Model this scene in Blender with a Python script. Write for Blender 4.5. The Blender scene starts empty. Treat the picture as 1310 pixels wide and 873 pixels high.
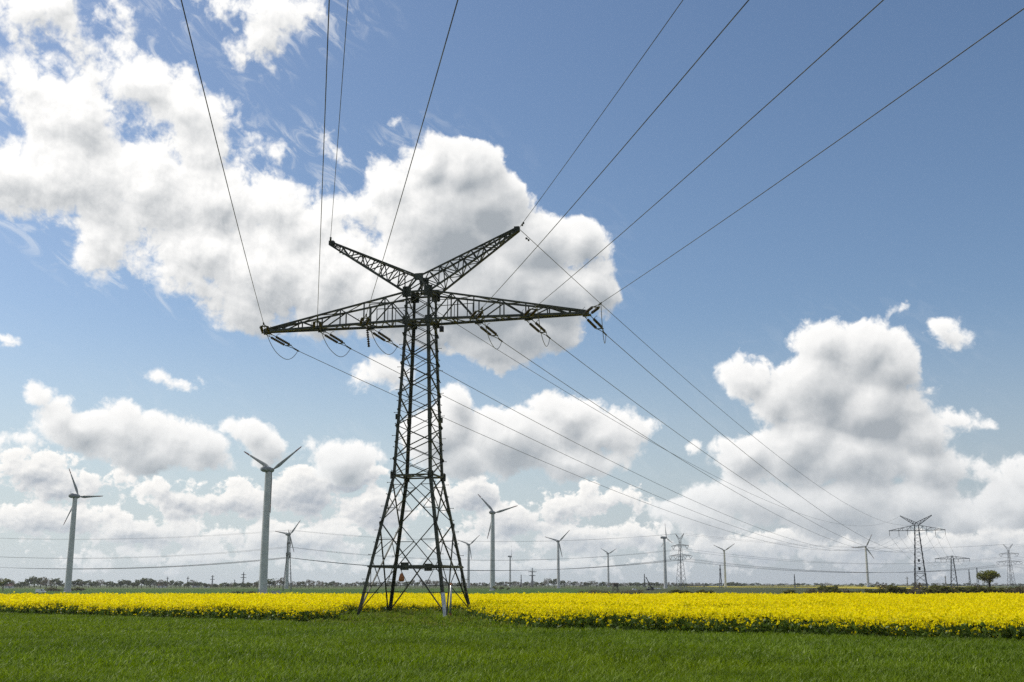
import bpy, math, random
import numpy as np
from mathutils import Vector, Matrix

# ============================================================ camera, sky, sun, exposure
SC = bpy.context.scene
COL = SC.collection
IW, IH, FPX, HORIZON, CAM_Z = 1310.0, 873.0, 1450.0, 748.0, 2.25
PITCH = math.atan((HORIZON - IH / 2) / FPX)

cam_data = bpy.data.cameras.new('camera')
cam = bpy.data.objects.new('camera', cam_data)
COL.objects.link(cam)
cam.location = (0, 0, CAM_Z)
cam.rotation_euler = (math.pi / 2 + PITCH, 0, 0)
cam_data.sensor_width = 36.0
cam_data.lens = 36.0 * FPX / IW
cam_data.clip_start = 0.1
cam_data.clip_end = 30000
SC.camera = cam

SUN_AZ, SUN_EL = -67.0, 46.0            # degrees; azimuth clockwise from +Y

SC.view_settings.view_transform = 'Standard'
SC.view_settings.look = 'None'
SC.view_settings.gamma = 1
SC.view_settings.use_curve_mapping = False
SC.view_settings.exposure = 0.0
SC.cycles.use_denoising = False
SC.cycles.max_bounces = 6
SC.cycles.diffuse_bounces = 2
SC.cycles.transmission_bounces = 4
SC.cycles.transparent_max_bounces = 4


def ray(px, py):
    u, v = px - IW / 2, IH / 2 - py
    c, s = math.cos(PITCH), math.sin(PITCH)
    return Vector((u, FPX * c - v * s, FPX * s + v * c))


def azel(px, py):
    r = ray(px, py)
    return math.degrees(math.atan2(r.x, r.y)), math.degrees(math.asin(r.z / r.length))


class NT:
    """little node-tree writer: every call adds one node and returns its output socket"""
    def __init__(self, tree):
        self.t = tree

    def n(self, kind, **kw):
        nd = self.t.nodes.new(kind)
        for k, v in kw.items():
            setattr(nd, k, v)
        return nd

    def put(self, sock, v):
        if isinstance(v, bpy.types.NodeSocket):
            self.t.links.new(v, sock)
        else:
            sock.default_value = v

    def m(self, op, a, b=None, c=None, clamp=False):
        nd = self.n('ShaderNodeMath', operation=op, use_clamp=clamp)
        self.put(nd.inputs[0], a)
        if b is not None: self.put(nd.inputs[1], b)
        if c is not None: self.put(nd.inputs[2], c)
        return nd.outputs[0]

    def v(self, op, a, b=None):
        nd = self.n('ShaderNodeVectorMath', operation=op)
        self.put(nd.inputs[0], a)
        if b is not None:
            if op == 'SCALE': self.put(nd.inputs[3], b)
            else: self.put(nd.inputs[1], b)
        return nd.outputs['Value'] if op in ('LENGTH', 'DOT_PRODUCT') else nd.outputs[0]

    def step(self, x, a, b, lo=0.0, hi=1.0):
        nd = self.n('ShaderNodeMapRange', interpolation_type='SMOOTHSTEP')
        self.put(nd.inputs[0], x)
        for i, q in zip((1, 2, 3, 4), (a, b, lo, hi)): self.put(nd.inputs[i], q)
        return nd.outputs[0]

    def noise(self, vec, scale, detail=4, rough=.55, dim='2D', color=False, lac=2.0, dist=0.0):
        nd = self.n('ShaderNodeTexNoise', noise_dimensions=dim)
        self.put(nd.inputs['Vector'], vec)
        self.put(nd.inputs['Scale'], scale)
        self.put(nd.inputs['Detail'], detail)
        self.put(nd.inputs['Roughness'], rough)
        self.put(nd.inputs['Lacunarity'], lac)
        self.put(nd.inputs['Distortion'], dist)
        return nd.outputs['Color'] if color else nd.outputs[0]

    def voro(self, vec, scale, detail=2, rough=.5):
        nd = self.n('ShaderNodeTexVoronoi', voronoi_dimensions='2D', feature='F1', normalize=True)
        self.put(nd.inputs['Vector'], vec)
        self.put(nd.inputs['Scale'], scale)
        self.put(nd.inputs['Detail'], detail)
        self.put(nd.inputs['Roughness'], rough)
        return nd.outputs['Distance']

    def mix(self, f, a, b, blend='MIX'):
        nd = self.n('ShaderNodeMix', data_type='RGBA', blend_type=blend)
        self.put(nd.inputs[0], f); self.put(nd.inputs[6], a); self.put(nd.inputs[7], b)
        return nd.outputs[2]


# Each cumulus is a few overlapping puffs, given by direction: (x, y, rx, ry, tilt) read off the photo and turned
# into azimuth / elevation degrees below.  The sky lives in direction space, like an HDRI.
PUFFS = [
    # far upper left
    (55, 8, 70, 46, 0), (92, 42, 40, 30, -25), (-20, 100, 30, 30, 0), (325, 6, 100, 34, 0), (330, 40, 34, 36, 0), (390, 10, 40, 20, 0), (145, 12, 30, 10, -25),
    # the long bank that runs down from the left edge
    (40, 110, 50, 30, 0), (20, 215, 87, 55, 0), (95, 150, 82, 64, -25), (180, 110, 87, 45, -25), (235, 150, 69, 52, -25), (255, 195, 62, 50, 0), (110, 230, 118, 69, -25), (190, 250, 99, 69, -25),
    (120, 300, 74, 37, -25), (280, 250, 97, 62, -25), (255, 325, 105, 62, -25), (350, 270, 74, 55, -25), (345, 340, 94, 72, -25), (310, 390, 62, 32, -25), (445, 205, 37, 15, -25), (350, 190, 20, 15, 0),
    # the tall head behind the pylon
    (545, 215, 56, 47, 0), (595, 222, 58, 49, 0), (500, 245, 52, 45, 0), (455, 275, 56, 40, 0), (620, 265, 69, 58, 0), (560, 290, 101, 78, 0), (680, 315, 63, 49, 0), (738, 318, 45, 40, 0),
    (755, 360, 40, 45, 0), (700, 375, 78, 56, 0), (420, 350, 90, 74, 0), (500, 370, 112, 74, 0), (610, 375, 112, 74, 0), (660, 420, 67, 43, 0), (625, 442, 56, 29, 0), (420, 400, 67, 34, 0),
    (430, 395, 100, 36, 0), (560, 425, 110, 30, 0), (385, 300, 70, 46, 0), (690, 420, 60, 36, 0),
    # big tower on the right
    (1050, 440, 44, 34, 0), (1105, 448, 50, 38, 0), (1140, 470, 36, 44, 0), (952, 488, 42, 28, 0), (985, 510, 40, 34, 0), (1050, 500, 66, 52, 0), (1120, 525, 66, 50, 0), (1175, 555, 46, 34, 0),
    (960, 580, 52, 32, 0), (1020, 570, 60, 44, 0), (1090, 590, 80, 44, 0), (1180, 592, 66, 28, 0), (1240, 606, 34, 10, -25), (970, 640, 80, 34, 0), (1070, 650, 100, 40, 0), (1160, 650, 70, 34, 0), (900, 668, 60, 24, 0),
    # small ones
    (1203, 421, 24, 17, 0), (1219, 435, 18, 11, 0), (1146, 398, 9, 6, 0), (1183, 497, 22, 10, 0), (213, 488, 30, 11, 0), (498, 480, 36, 18, 0), (470, 492, 16, 9, 0), (1226, 533, 26, 9, -25),
    (24, 560, 28, 14, 0), (885, 570, 12, 8, 0), (4, 440, 10, 5, 0), (352, 196, 9, 6, 0),
    # middle left
    (75, 528, 39, 25, 0), (105, 548, 53, 34, 0), (160, 550, 57, 30, 0), (190, 572, 76, 30, 0), (250, 578, 51, 30, 0), (225, 560, 46, 25, 0), (322, 552, 39, 28, 0), (346, 572, 25, 18, 0), (48, 502, 23, 12, 0),
    # middle, right of the pylon
    (720, 535, 57, 37, 0), (770, 555, 53, 30, 0), (812, 548, 23, 15, 0), (650, 560, 76, 46, 0), (690, 522, 39, 16, 0), (590, 585, 64, 34, 0), (720, 585, 115, 30, 0), (575, 520, 30, 30, 0), (560, 555, 46, 41, 0),
    (436, 588, 51, 34, 0),
    # right edge
    (1318, 618, 39, 30, 0), (1272, 640, 46, 25, 0), (1300, 655, 57, 28, 0), (1225, 655, 57, 28, 0),
]
# the crowded lower sky
LOW_PUFFS = [
    (40, 602, 48, 26, 0), (70, 618, 41, 22, 0), (128, 616, 37, 18, 0), (205, 628, 31, 18, 0), (232, 640, 48, 22, 0), (300, 640, 62, 25, 0), (390, 630, 68, 33, 0), (440, 610, 51, 30, 0), (60, 665, 93, 25, 0),
    (180, 680, 93, 22, 0), (380, 690, 113, 25, 0), (480, 650, 51, 30, 0), (600, 632, 48, 28, 0), (650, 668, 72, 26, 0), (720, 650, 62, 22, 0), (780, 636, 62, 16, 0), (740, 690, 83, 22, 0), (820, 685, 41, 18, 0),
    (620, 700, 93, 18, 0), (960, 700, 113, 22, 0), (1120, 700, 155, 25, 0), (1270, 695, 83, 25, 0), (250, 715, 166, 14, 0), (700, 722, 166, 12, 0),
]


DEG = math.degrees(1 / FPX)


def bulk_group(name, puffs, warp, big, soft):
    """node group: direction (azimuth, elevation in degrees) -> signed depth (degrees) inside the union of puffs"""
    g = bpy.data.node_groups.new(name, 'ShaderNodeTree')
    g.interface.new_socket('P', in_out='INPUT', socket_type='NodeSocketVector')
    g.interface.new_socket('Bulk', in_out='OUTPUT', socket_type='NodeSocketFloat')
    t = NT(g)
    gi = g.nodes.new('NodeGroupInput'); go = g.nodes.new('NodeGroupOutput')
    p = gi.outputs[0]
    pw = t.v('ADD', p, t.v('SCALE', t.v('SUBTRACT', t.noise(p, big, 2, .5, color=True), (.5, .5, .5)), warp))
    acc = None
    order = sorted(puffs, key=lambda q: q[4])
    cur, last = pw, 0.0
    for i, (cx, cy, rx, ry, tilt) in enumerate(order):
        if acc is not None and i % 5 == 0:      # keeps the node compiler working through the puffs in order
            nd = t.n('ShaderNodeVectorMath', operation='MULTIPLY_ADD')
            t.put(nd.inputs[0], acc); nd.inputs[1].default_value = (1e-7, 1e-7, 1e-7); t.put(nd.inputs[2], pw)
            pw = nd.outputs[0]; last = None
        if tilt != last:
            nd = t.n('ShaderNodeVectorRotate', rotation_type='Z_AXIS')
            t.put(nd.inputs['Vector'], pw); nd.inputs['Angle'].default_value = math.radians(-tilt)
            cur = nd.outputs[0] if tilt else pw
            last = tilt
        az, el = azel(cx, cy)
        ct, st = math.cos(math.radians(tilt)), math.sin(math.radians(tilt))
        c = (az * ct + el * st, -az * st + el * ct)
        r = min(rx, ry)
        ix, iy = r / rx, r / ry
        nd = t.n('ShaderNodeVectorMath', operation='MULTIPLY_ADD')
        t.put(nd.inputs[0], cur)
        nd.inputs[1].default_value = (ix, iy, 0); nd.inputs[2].default_value = (-c[0] * ix, -c[1] * iy, 0)
        sd = t.m('SUBTRACT', r * DEG, t.v('LENGTH', nd.outputs[0]))
        acc = sd if acc is None else t.m('SMOOTH_MAX', acc, sd, soft)
    g.links.new(acc, go.inputs[0])
    return g


def detail_group(name, n_scale, n_amp, v_scale, v_amp, det, rough, stretch=None):
    """node group: direction -> billowing detail to add to the depth (degrees)"""
    g = bpy.data.node_groups.new(name, 'ShaderNodeTree')
    g.interface.new_socket('P', in_out='INPUT', socket_type='NodeSocketVector')
    g.interface.new_socket('Detail', in_out='OUTPUT', socket_type='NodeSocketFloat')
    t = NT(g)
    gi = g.nodes.new('NodeGroupInput'); go = g.nodes.new('NodeGroupOutput')
    p = gi.outputs[0] if stretch is None else t.v('MULTIPLY', gi.outputs[0], stretch)
    nz = t.m('MULTIPLY', t.m('SUBTRACT', t.noise(p, n_scale, det, rough), .5), n_amp)
    q = t.v('ADD', p, t.v('SCALE', t.v('SUBTRACT', t.noise(p, v_scale * 1.3, 3, .55, color=True), (.5, .5, .5)), .9 / v_scale))
    vz = t.m('MULTIPLY', t.m('SUBTRACT', .33, t.voro(q, v_scale, 3, .58)), v_amp)
    g.links.new(t.m('ADD', nz, vz), go.inputs[0])
    return g


def build_world():
    wd = bpy.data.worlds.new('World')
    SC.world = wd
    wd.use_nodes = True
    tr = wd.node_tree
    tr.nodes.clear()
    t = NT(tr)
    sky = t.n('ShaderNodeTexSky', sky_type='NISHITA', sun_disc=False)
    sky.sun_elevation = math.radians(SUN_EL)
    sky.sun_rotation = math.radians(SUN_AZ)
    sky.air_density = 1.0
    sky.dust_density = 1.0
    sky.ozone_density = 2.2
    dirv = t.n('ShaderNodeTexCoord').outputs['Generated']
    sep = t.n('ShaderNodeSeparateXYZ'); t.put(sep.inputs[0], dirv)
    x, y, z = sep.outputs
    az = t.m('MULTIPLY', t.m('ARCTAN2', x, y), 180 / math.pi)
    el = t.m('MULTIPLY', t.m('ARCSINE', z), 180 / math.pi)
    cmb = t.n('ShaderNodeCombineXYZ'); t.put(cmb.inputs[0], az); t.put(cmb.inputs[1], el)
    p = cmb.outputs[0]
    ragged = t.m('MULTIPLY', t.step(az, -2.0, -8.0), t.step(el, 11.0, 15.0))   # the torn bank, upper left
    K = 10.0                                                                    # cloud radiance in the sky texture's own units
    sk = t.n('ShaderNodeHueSaturation')
    sk.inputs['Saturation'].default_value = 1.07; sk.inputs['Value'].default_value = 1.09
    t.put(sk.inputs['Color'], sky.outputs[0])
    veil = t.mix(t.step(az, -6.0, 20.0), (6.0, 6.85, 7.35, 1), (4.7, 5.3, 5.9, 1))       # humid air: the low sky whitens
    base = t.mix(t.step(el, 14.0, 0.0, 0.0, .85), sk.outputs[0], veil)

    def inst(g, vec):
        nd = t.n('ShaderNodeGroup'); nd.node_tree = g; t.put(nd.inputs[0], vec); return nd.outputs[0]

    def after(val, off):
        nd = t.n('ShaderNodeVectorMath', operation='MULTIPLY_ADD')
        t.put(nd.inputs[0], val); nd.inputs[1].default_value = (1e-7, 1e-7, 1e-7)
        t.put(nd.inputs[2], t.v('ADD', p, tuple(off)))
        return nd.outputs[0]

    def layer(gb, gd, steps, edge, first, amp, kr, kb):
        """cloud cover, and how much sunlight is left after the cloud between here and the sun"""
        L = Vector((-.50, .866, 0))
        p0 = p if first is None else after(first, (0, 0, 0))
        B = inst(gb, p0)
        D = t.m('MULTIPLY_ADD', inst(gd, p0), amp, B)
        tau, prev, relief = None, D, None
        for i, (dist, k, fine) in enumerate(steps):
            q = after(prev, L * dist)
            d = inst(gb, q)
            if i == 1:
                rb = t.m('MULTIPLY', t.m('SUBTRACT', B, d), kb / dist)
                relief = t.m('ADD', relief, rb)
            if fine: d = t.m('MULTIPLY_ADD', inst(gd, q), amp, d)
            if i == 0: relief = t.m('MULTIPLY', t.m('SUBTRACT', D, d), kr / dist)
            prev = d
            w = t.m('MULTIPLY', t.m('MAXIMUM', d, 0.0), k)
            tau = w if tau is None else t.m('ADD', tau, w)
        alpha = t.step(D, edge[0], edge[1])
        T = t.m('EXPONENT', t.m('MULTIPLY', tau, -1.0))
        return alpha, T, t.m('MULTIPLY', relief, t.step(tau, .05, .6)), B

    gd1 = detail_group('cumulus_detail', .42, 2.3, .62, 1.55, 9, .60)
    gd2 = detail_group('far_cumulus_detail', .62, 1.9, 1.1, .95, 8, .62, (1, 1.25, 1))

    def side(k, lo, hi):
        P1 = [q for q in PUFFS if azel(q[0] + q[2], q[1])[0] > lo - 2.5 and azel(q[0] - q[2], q[1])[0] < hi + 2.5]
        P2 = [q for q in LOW_PUFFS if azel(q[0] + q[2], q[1])[0] > lo - 2.0 and azel(q[0] - q[2], q[1])[0] < hi + 2.0]
        gb1 = bulk_group('cumulus_bulk', P1, 1.5, .28, .32)
        gb2 = bulk_group('far_cumulus_bulk', P2, 1.0, .5, .25)
        amp1 = t.m('MULTIPLY_ADD', ragged, .75, .72)
        a1, T1, r1, D1 = layer(gb1, gd1, ((.34, .34, True), (.85, .50, True), (1.9, .27, False)), (-.06, t.m('MULTIPLY_ADD', ragged, .55, .34)), None, amp1, .075, .19)
        a2, T2, r2, D2 = layer(gb2, gd2, ((.20, .6, True), (.5, .8, False)), (-.02, .30), T1, 1.15, .07, .14)
        c2 = t.v('SCALE', t.mix(t.m('ADD', T2, r2, clamp=True), (.45, .495, .55, 1), (1.06, 1.04, 1.0, 1)), K)
        c2 = t.mix(t.step(el, 3.5, .2, 0.0, .50), c2, veil)
        out = t.mix(a2, base, c2)
        # thin torn veils that trail off the bigger clouds
        rot = t.n('ShaderNodeVectorRotate', rotation_type='Z_AXIS'); t.put(rot.inputs['Vector'], p); rot.inputs['Angle'].default_value = math.radians(35)
        streak = t.noise(t.v('MULTIPLY', rot.outputs[0], (.55, 1.5, 1)), .9, 7, .64, dist=.6)
        wisp = t.m('MULTIPLY', t.step(D1, -1.7, .1), t.step(streak, .47, .74, 0.0, .62))
        out = t.mix(t.m('MULTIPLY', wisp, t.m('MULTIPLY_ADD', ragged, .72, .10)), out, (9.2, 9.3, 9.35, 1))
        T1b = t.mix(ragged, T1, t.m('POWER', T1, .22))
        c1 = t.v('SCALE', t.mix(t.m('ADD', T1b, r1, clamp=True), (.385, .42, .455, 1), (1.06, 1.05, 1.03, 1)), K)
        c1 = t.mix(t.step(el, 9.0, 1.0, 0.0, .35), c1, veil)
        out = t.mix(a1, out, c1)
        bg = t.n('ShaderNodeBackground'); bg.inputs[1].default_value = 0.10
        t.put(bg.inputs[0], out)
        return bg.outputs[0]

    def choose(f, a, b):
        nd = t.n('ShaderNodeMixShader')
        t.put(nd.inputs[0], f); tr.links.new(a, nd.inputs[1]); tr.links.new(b, nd.inputs[2])
        return nd.outputs[0]

    SPLIT = 6.5
    # the rest of the sky, out of the photograph: the same kind of broken cumulus, only simpler
    cov = t.step(t.noise(p, .055, 6, .6), .47, .60)
    rest = t.mix(t.m('MULTIPLY', cov, t.step(el, -1.0, 3.0)), base, (7.6, 7.75, 7.9, 1))
    bgr = t.n('ShaderNodeBackground'); bgr.inputs[1].default_value = 0.10
    t.put(bgr.inputs[0], rest)
    left, right = side('left', -34, SPLIT), side('right', SPLIT, 34)
    front = choose(t.m('GREATER_THAN', az, SPLIT), left, right)
    outside = t.m('MAXIMUM', t.m('GREATER_THAN', t.m('ABSOLUTE', az), 34.0), t.m('GREATER_THAN', t.m('ABSOLUTE', t.m('SUBTRACT', el, 17.0)), 19.0))
    o = t.n('ShaderNodeOutputWorld')
    tr.links.new(choose(outside, front, bgr.outputs[0]), o.inputs[0])
    wd.cycles.sampling_method = 'MANUAL'
    wd.cycles.sample_map_resolution = 512


build_world()

sun_data = bpy.data.lights.new('sun', 'SUN')
sun_data.energy = 3.6
sun_data.angle = math.radians(.53)
sun_data.color = (1.0, .955, .88)
sun = bpy.data.objects.new('sun', sun_data)
COL.objects.link(sun)
_a, _e = math.radians(SUN_AZ), math.radians(SUN_EL)
SUN_DIR = Vector((math.sin(_a) * math.cos(_e), math.cos(_a) * math.cos(_e), math.sin(_e)))
sun.rotation_euler = SUN_DIR.to_track_quat('Z', 'Y').to_euler()
sun.location = SUN_DIR * 200

# ============================================================ helpers
RNG = np.random.default_rng(7)
random.seed(11)
GROUND_FALL = 2.5


def gz(y):
    """the ground: level wheat field, falling gently behind the rapeseed to a lower plain"""
    return -GROUND_FALL * min(1.0, max(0.0, (y - 172.0) / 380.0))


def px_x(px, Y):
    """world x of something seen at column px when it stands Y metres away near the horizon"""
    r = ray(px, HORIZON)
    return Y * r.x / r.y


def tag(o, label=None, cat=None, group=None, kind=None):
    if label: o['label'] = label
    if cat: o['category'] = cat
    if group: o['group'] = group
    if kind: o['kind'] = kind
    return o


def link(o, parent=None):
    COL.objects.link(o)
    if parent is not None: o.parent = parent
    return o


def empty(name, loc=(0, 0, 0), rz=0.0, **kw):
    o = bpy.data.objects.new(name, None)
    o.empty_display_size = .5
    o.location = loc; o.rotation_euler = (0, 0, rz)
    link(o)
    return tag(o, **kw)


class MB:
    """collects boxes, bars, tubes and lathes into one mesh"""
    def __init__(self):
        self.v, self.f, self.mi, self.sm = [], [], [], []

    def add(self, vs, fs, mi=0, smooth=False):
        n = len(self.v)
        self.v.extend([tuple(q) for q in vs])
        for f in fs:
            self.f.append(tuple(i + n for i in f)); self.mi.append(mi); self.sm.append(smooth)

    def bar(self, p, q, w, h=None, mi=0, up=None):
        """straight bar of rectangular section"""
        p, q = Vector(p), Vector(q)
        h = w if h is None else h
        d = (q - p)
        if d.length < 1e-6: return
        d.normalize()
        up = Vector(up) if up is not None else (Vector((0, 0, 1)) if abs(d.z) < .95 else Vector((0, 1, 0)))
        s = d.cross(up).normalized(); u = s.cross(d)
        vs = []
        for e in (p, q):
            for i, j in ((-1, -1), (1, -1), (1, 1), (-1, 1)):
                vs.append(e + s * (i * w / 2) + u * (j * h / 2))
        self.add(vs, [(0, 3, 2, 1), (4, 5, 6, 7), (0, 1, 5, 4), (1, 2, 6, 5), (2, 3, 7, 6), (3, 0, 4, 7)], mi)

    def angle(self, p, q, w, th, dx, dy, mi=0):
        """rolled angle section whose corner runs p-q and whose flanges point along dx and dy"""
        p, q = Vector(p), Vector(q)
        dx, dy = Vector(dx).normalized(), Vector(dy).normalized()
        prof = [(0, 0), (w, 0), (w, th), (th, th), (th, w), (0, w)]
        vs = [e + dx * i + dy * j for e in (p, q) for i, j in prof]
        fs = [(i, (i + 1) % 6, 6 + (i + 1) % 6, 6 + i) for i in range(6)] + [(0, 5, 4, 3, 2, 1), (6, 7, 8, 9, 10, 11)]
        self.add(vs, fs, mi)

    def box(self, c, size, mi=0, rz=0.0):
        cx, cy, cz = c; sx, sy, sz = (k / 2 for k in size)
        ca, sa = math.cos(rz), math.sin(rz)
        vs = []
        for z in (-sz, sz):
            for x, y in ((-sx, -sy), (sx, -sy), (sx, sy), (-sx, sy)):
                vs.append((cx + x * ca - y * sa, cy + x * sa + y * ca, cz + z))
        self.add(vs, [(0, 3, 2, 1), (4, 5, 6, 7), (0, 1, 5, 4), (1, 2, 6, 5), (2, 3, 7, 6), (3, 0, 4, 7)], mi)

    def tube(self, pts, rad, n=6, mi=0, cap=True):
        pts = [Vector(q) for q in pts]
        rads = rad if hasattr(rad, '__len__') else [rad] * len(pts)
        vs, fs = [], []
        ref = None
        for i, q in enumerate(pts):
            d = (pts[min(i + 1, len(pts) - 1)] - pts[max(i - 1, 0)]).normalized()
            if ref is None: ref = Vector((0, 0, 1)) if abs(d.z) < .9 else Vector((1, 0, 0))
            s = d.cross(ref).normalized(); u = s.cross(d)
            for k in range(n):
                a = 2 * math.pi * k / n
                vs.append(q + (s * math.cos(a) + u * math.sin(a)) * rads[i])
        for i in range(len(pts) - 1):
            for k in range(n):
                fs.append((i * n + k, i * n + (k + 1) % n, (i + 1) * n + (k + 1) % n, (i + 1) * n + k))
        if cap:
            fs.append(tuple(range(n - 1, -1, -1))); m = (len(pts) - 1) * n
            fs.append(tuple(m + k for k in range(n)))
        self.add(vs, fs, mi, smooth=n > 5)

    def lathe(self, prof, axis='Z', n=16, c=(0, 0, 0), mi=0):
        """prof: (radius, height) pairs turned about an axis"""
        vs, fs = [], []
        for r, h in prof:
            for k in range(n):
                a = 2 * math.pi * k / n
                x, y = r * math.cos(a), r * math.sin(a)
                q = {'Z': (x, y, h), 'Y': (x, h, -y), 'X': (h, x, y)}[axis]
                vs.append((q[0] + c[0], q[1] + c[1], q[2] + c[2]))
        for i in range(len(prof) - 1):
            for k in range(n):
                fs.append((i * n + k, i * n + (k + 1) % n, (i + 1) * n + (k + 1) % n, (i + 1) * n + k))
        fs.append(tuple(range(n - 1, -1, -1))); m = (len(prof) - 1) * n
        fs.append(tuple(m + k for k in range(n)))
        self.add(vs, fs, mi, smooth=True)

    def mesh(self, name, mats):
        me = bpy.data.meshes.new(name)
        me.from_pydata(self.v, [], self.f)
        for m in (mats if isinstance(mats, (list, tuple)) else [mats]): me.materials.append(m)
        me.polygons.foreach_set('material_index', self.mi)
        me.polygons.foreach_set('use_smooth', self.sm)
        me.update()
        return me

    def build(self, name, mats, parent=None):
        return link(bpy.data.objects.new(name, self.mesh(name, mats)), parent)


def np_mesh(name, V, Q=None, T=None, mats=(), qm=None, tm=None, smooth=False):
    """big mesh from arrays of quads and triangles"""
    me = bpy.data.meshes.new(name)
    Q = np.zeros((0, 4), np.int32) if Q is None else np.asarray(Q, np.int32)
    T = np.zeros((0, 3), np.int32) if T is None else np.asarray(T, np.int32)
    nl = Q.size + T.size
    me.vertices.add(len(V)); me.loops.add(nl); me.polygons.add(len(Q) + len(T))
    me.vertices.foreach_set('co', np.asarray(V, np.float32).ravel())
    me.loops.foreach_set('vertex_index', np.concatenate([Q.ravel(), T.ravel()]).astype(np.int32))
    me.polygons.foreach_set('loop_start', np.concatenate([np.arange(len(Q)) * 4, Q.size + np.arange(len(T)) * 3]).astype(np.int32))
    mi = np.concatenate([np.zeros(len(Q), np.int32) if qm is None else qm, np.zeros(len(T), np.int32) if tm is None else tm]).astype(np.int32)
    for m in mats: me.materials.append(m)
    me.polygons.foreach_set('material_index', mi)
    if smooth: me.polygons.foreach_set('use_smooth', np.ones(len(Q) + len(T), bool))
    me.update(calc_edges=True)
    return me


def copy_tree(o, parent=None):
    c = o.copy(); link(c, parent)
    if parent is not None: c.matrix_parent_inverse = o.matrix_parent_inverse
    for ch in list(o.children): copy_tree(ch, c)
    return c


# ------------------------------------------------------------ materials
def new_mat(name):
    m = bpy.data.materials.new(name); m.use_nodes = True
    m.node_tree.nodes.clear()
    return m, NT(m.node_tree)


def finish(t, shader):
    o = t.n('ShaderNodeOutputMaterial'); t.t.links.new(shader, o.inputs[0])


def solid(name, c, rough=.6, metal=0.0, vary=.25, scale=3.0, c2=None, spec=.5):
    """weathered solid surface: two tones broken up by noise"""
    m, t = new_mat(name)
    bs = t.n('ShaderNodeBsdfPrincipled')
    pos = t.n('ShaderNodeTexCoord').outputs['Object']
    c2 = c2 if c2 is not None else tuple(k * (1 - vary) for k in c)
    f = t.step(t.noise(pos, scale, 5, .6, '3D'), .35, .65)
    t.put(bs.inputs['Base Color'], t.mix(f, (*c, 1), (*c2, 1)))
    t.put(bs.inputs['Roughness'], t.m('MULTIPLY_ADD', f, .15, rough - .07))
    bs.inputs['Metallic'].default_value = metal
    bs.inputs['Specular IOR Level'].default_value = spec
    finish(t, bs.outputs[0])
    return m


def foliage(name, cols, trans=.35, rough=.5, spec=.3, patch=None):
    """leaf-like surface: every leaf its own tone, some light passing through; patch = (scale, colour) tints whole areas"""
    m, t = new_mat(name)
    geo = t.n('ShaderNodeNewGeometry')
    rmp = t.n('ShaderNodeValToRGB')
    t.put(rmp.inputs[0], geo.outputs['Random Per Island'])
    e = rmp.color_ramp.elements
    e[0].color = (*cols[0], 1); e[1].color = (*cols[-1], 1)
    for i, c in enumerate(cols[1:-1]):
        q = e.new((i + 1) / (len(cols) - 1)); q.color = (*c, 1)
    col = rmp.outputs[0]
    if patch:
        pos = geo.outputs['Position']
        for (sc, strength, tint) in patch:
            mp = t.v('MULTIPLY', pos, sc)
            f = t.step(t.noise(mp, 1.0, 4, .55, '3D'), .42, .62, 0.0, strength)
            col = t.mix(f, col, (*tint, 1))
    bs = t.n('ShaderNodeBsdfPrincipled')
    t.put(bs.inputs['Base Color'], col)
    bs.inputs['Roughness'].default_value = rough
    bs.inputs['Specular IOR Level'].default_value = spec
    tl = t.n('ShaderNodeBsdfTranslucent'); t.put(tl.inputs[0], col)
    mx = t.n('ShaderNodeMixShader'); mx.inputs[0].default_value = trans
    t.t.links.new(bs.outputs[0], mx.inputs[1]); t.t.links.new(tl.outputs[0], mx.inputs[2])
    finish(t, mx.outputs[0])
    return m


def ground_mat(name, c1, c2, c3, stretch=(1, 1, 1), s1=.05, s2=1.2):
    m, t = new_mat(name)
    pos = t.v('MULTIPLY', t.n('ShaderNodeNewGeometry').outputs['Position'], stretch)
    a = t.step(t.noise(pos, s1, 5, .55, '3D'), .38, .62)
    b = t.step(t.noise(pos, s2, 6, .65, '3D'), .35, .7)
    col = t.mix(t.m('MULTIPLY', b, .6), t.mix(a, (*c1, 1), (*c2, 1)), (*c3, 1))
    bs = t.n('ShaderNodeBsdfPrincipled')
    t.put(bs.inputs['Base Color'], col)
    bs.inputs['Roughness'].default_value = .95
    bs.inputs['Specular IOR Level'].default_value = .1
    bp = t.n('ShaderNodeBump'); bp.inputs['Strength'].default_value = .6; bp.inputs['Distance'].default_value = .1
    t.put(bp.inputs['Height'], t.noise(pos, s2 * 3, 4, .6, '3D'))
    t.t.links.new(bp.outputs[0], bs.inputs['Normal'])
    finish(t, bs.outputs[0])
    return m


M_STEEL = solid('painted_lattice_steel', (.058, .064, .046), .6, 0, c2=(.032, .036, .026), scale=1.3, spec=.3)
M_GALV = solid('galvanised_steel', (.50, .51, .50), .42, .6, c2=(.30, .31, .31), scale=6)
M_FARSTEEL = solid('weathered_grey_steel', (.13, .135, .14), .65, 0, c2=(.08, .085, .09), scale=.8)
M_GLAZE = solid('dark_glazed_porcelain', (.020, .013, .010), .55, 0, c2=(.018, .012, .010), scale=8)
M_CABLE = solid('dull_aluminium_cable', (.11, .113, .115), .5, .5, c2=(.05, .05, .05), scale=2)
M_WHITE = solid('turbine_white_paint', (.50, .50, .495), .45, 0, c2=(.41, .41, .405), scale=.25)
M_BLADE = solid('turbine_blade_paint', (.24, .25, .25), .45, 0, c2=(.19, .20, .20), scale=.4)
M_RED = solid('faded_red_tip_paint', (.17, .035, .03), .5, 0, c2=(.10, .03, .025), scale=.6)
M_DARK = solid('dark_grey_plastic', (.022, .023, .025), .6, 0, scale=5, spec=.25)
M_RUST = solid('rusty_orange_metal', (.36, .13, .035), .8, 0, c2=(.22, .08, .03), scale=9)
M_GREYBOX = solid('pale_grey_cabinet', (.42, .43, .44), .5, 0, c2=(.33, .34, .35), scale=2)
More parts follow.
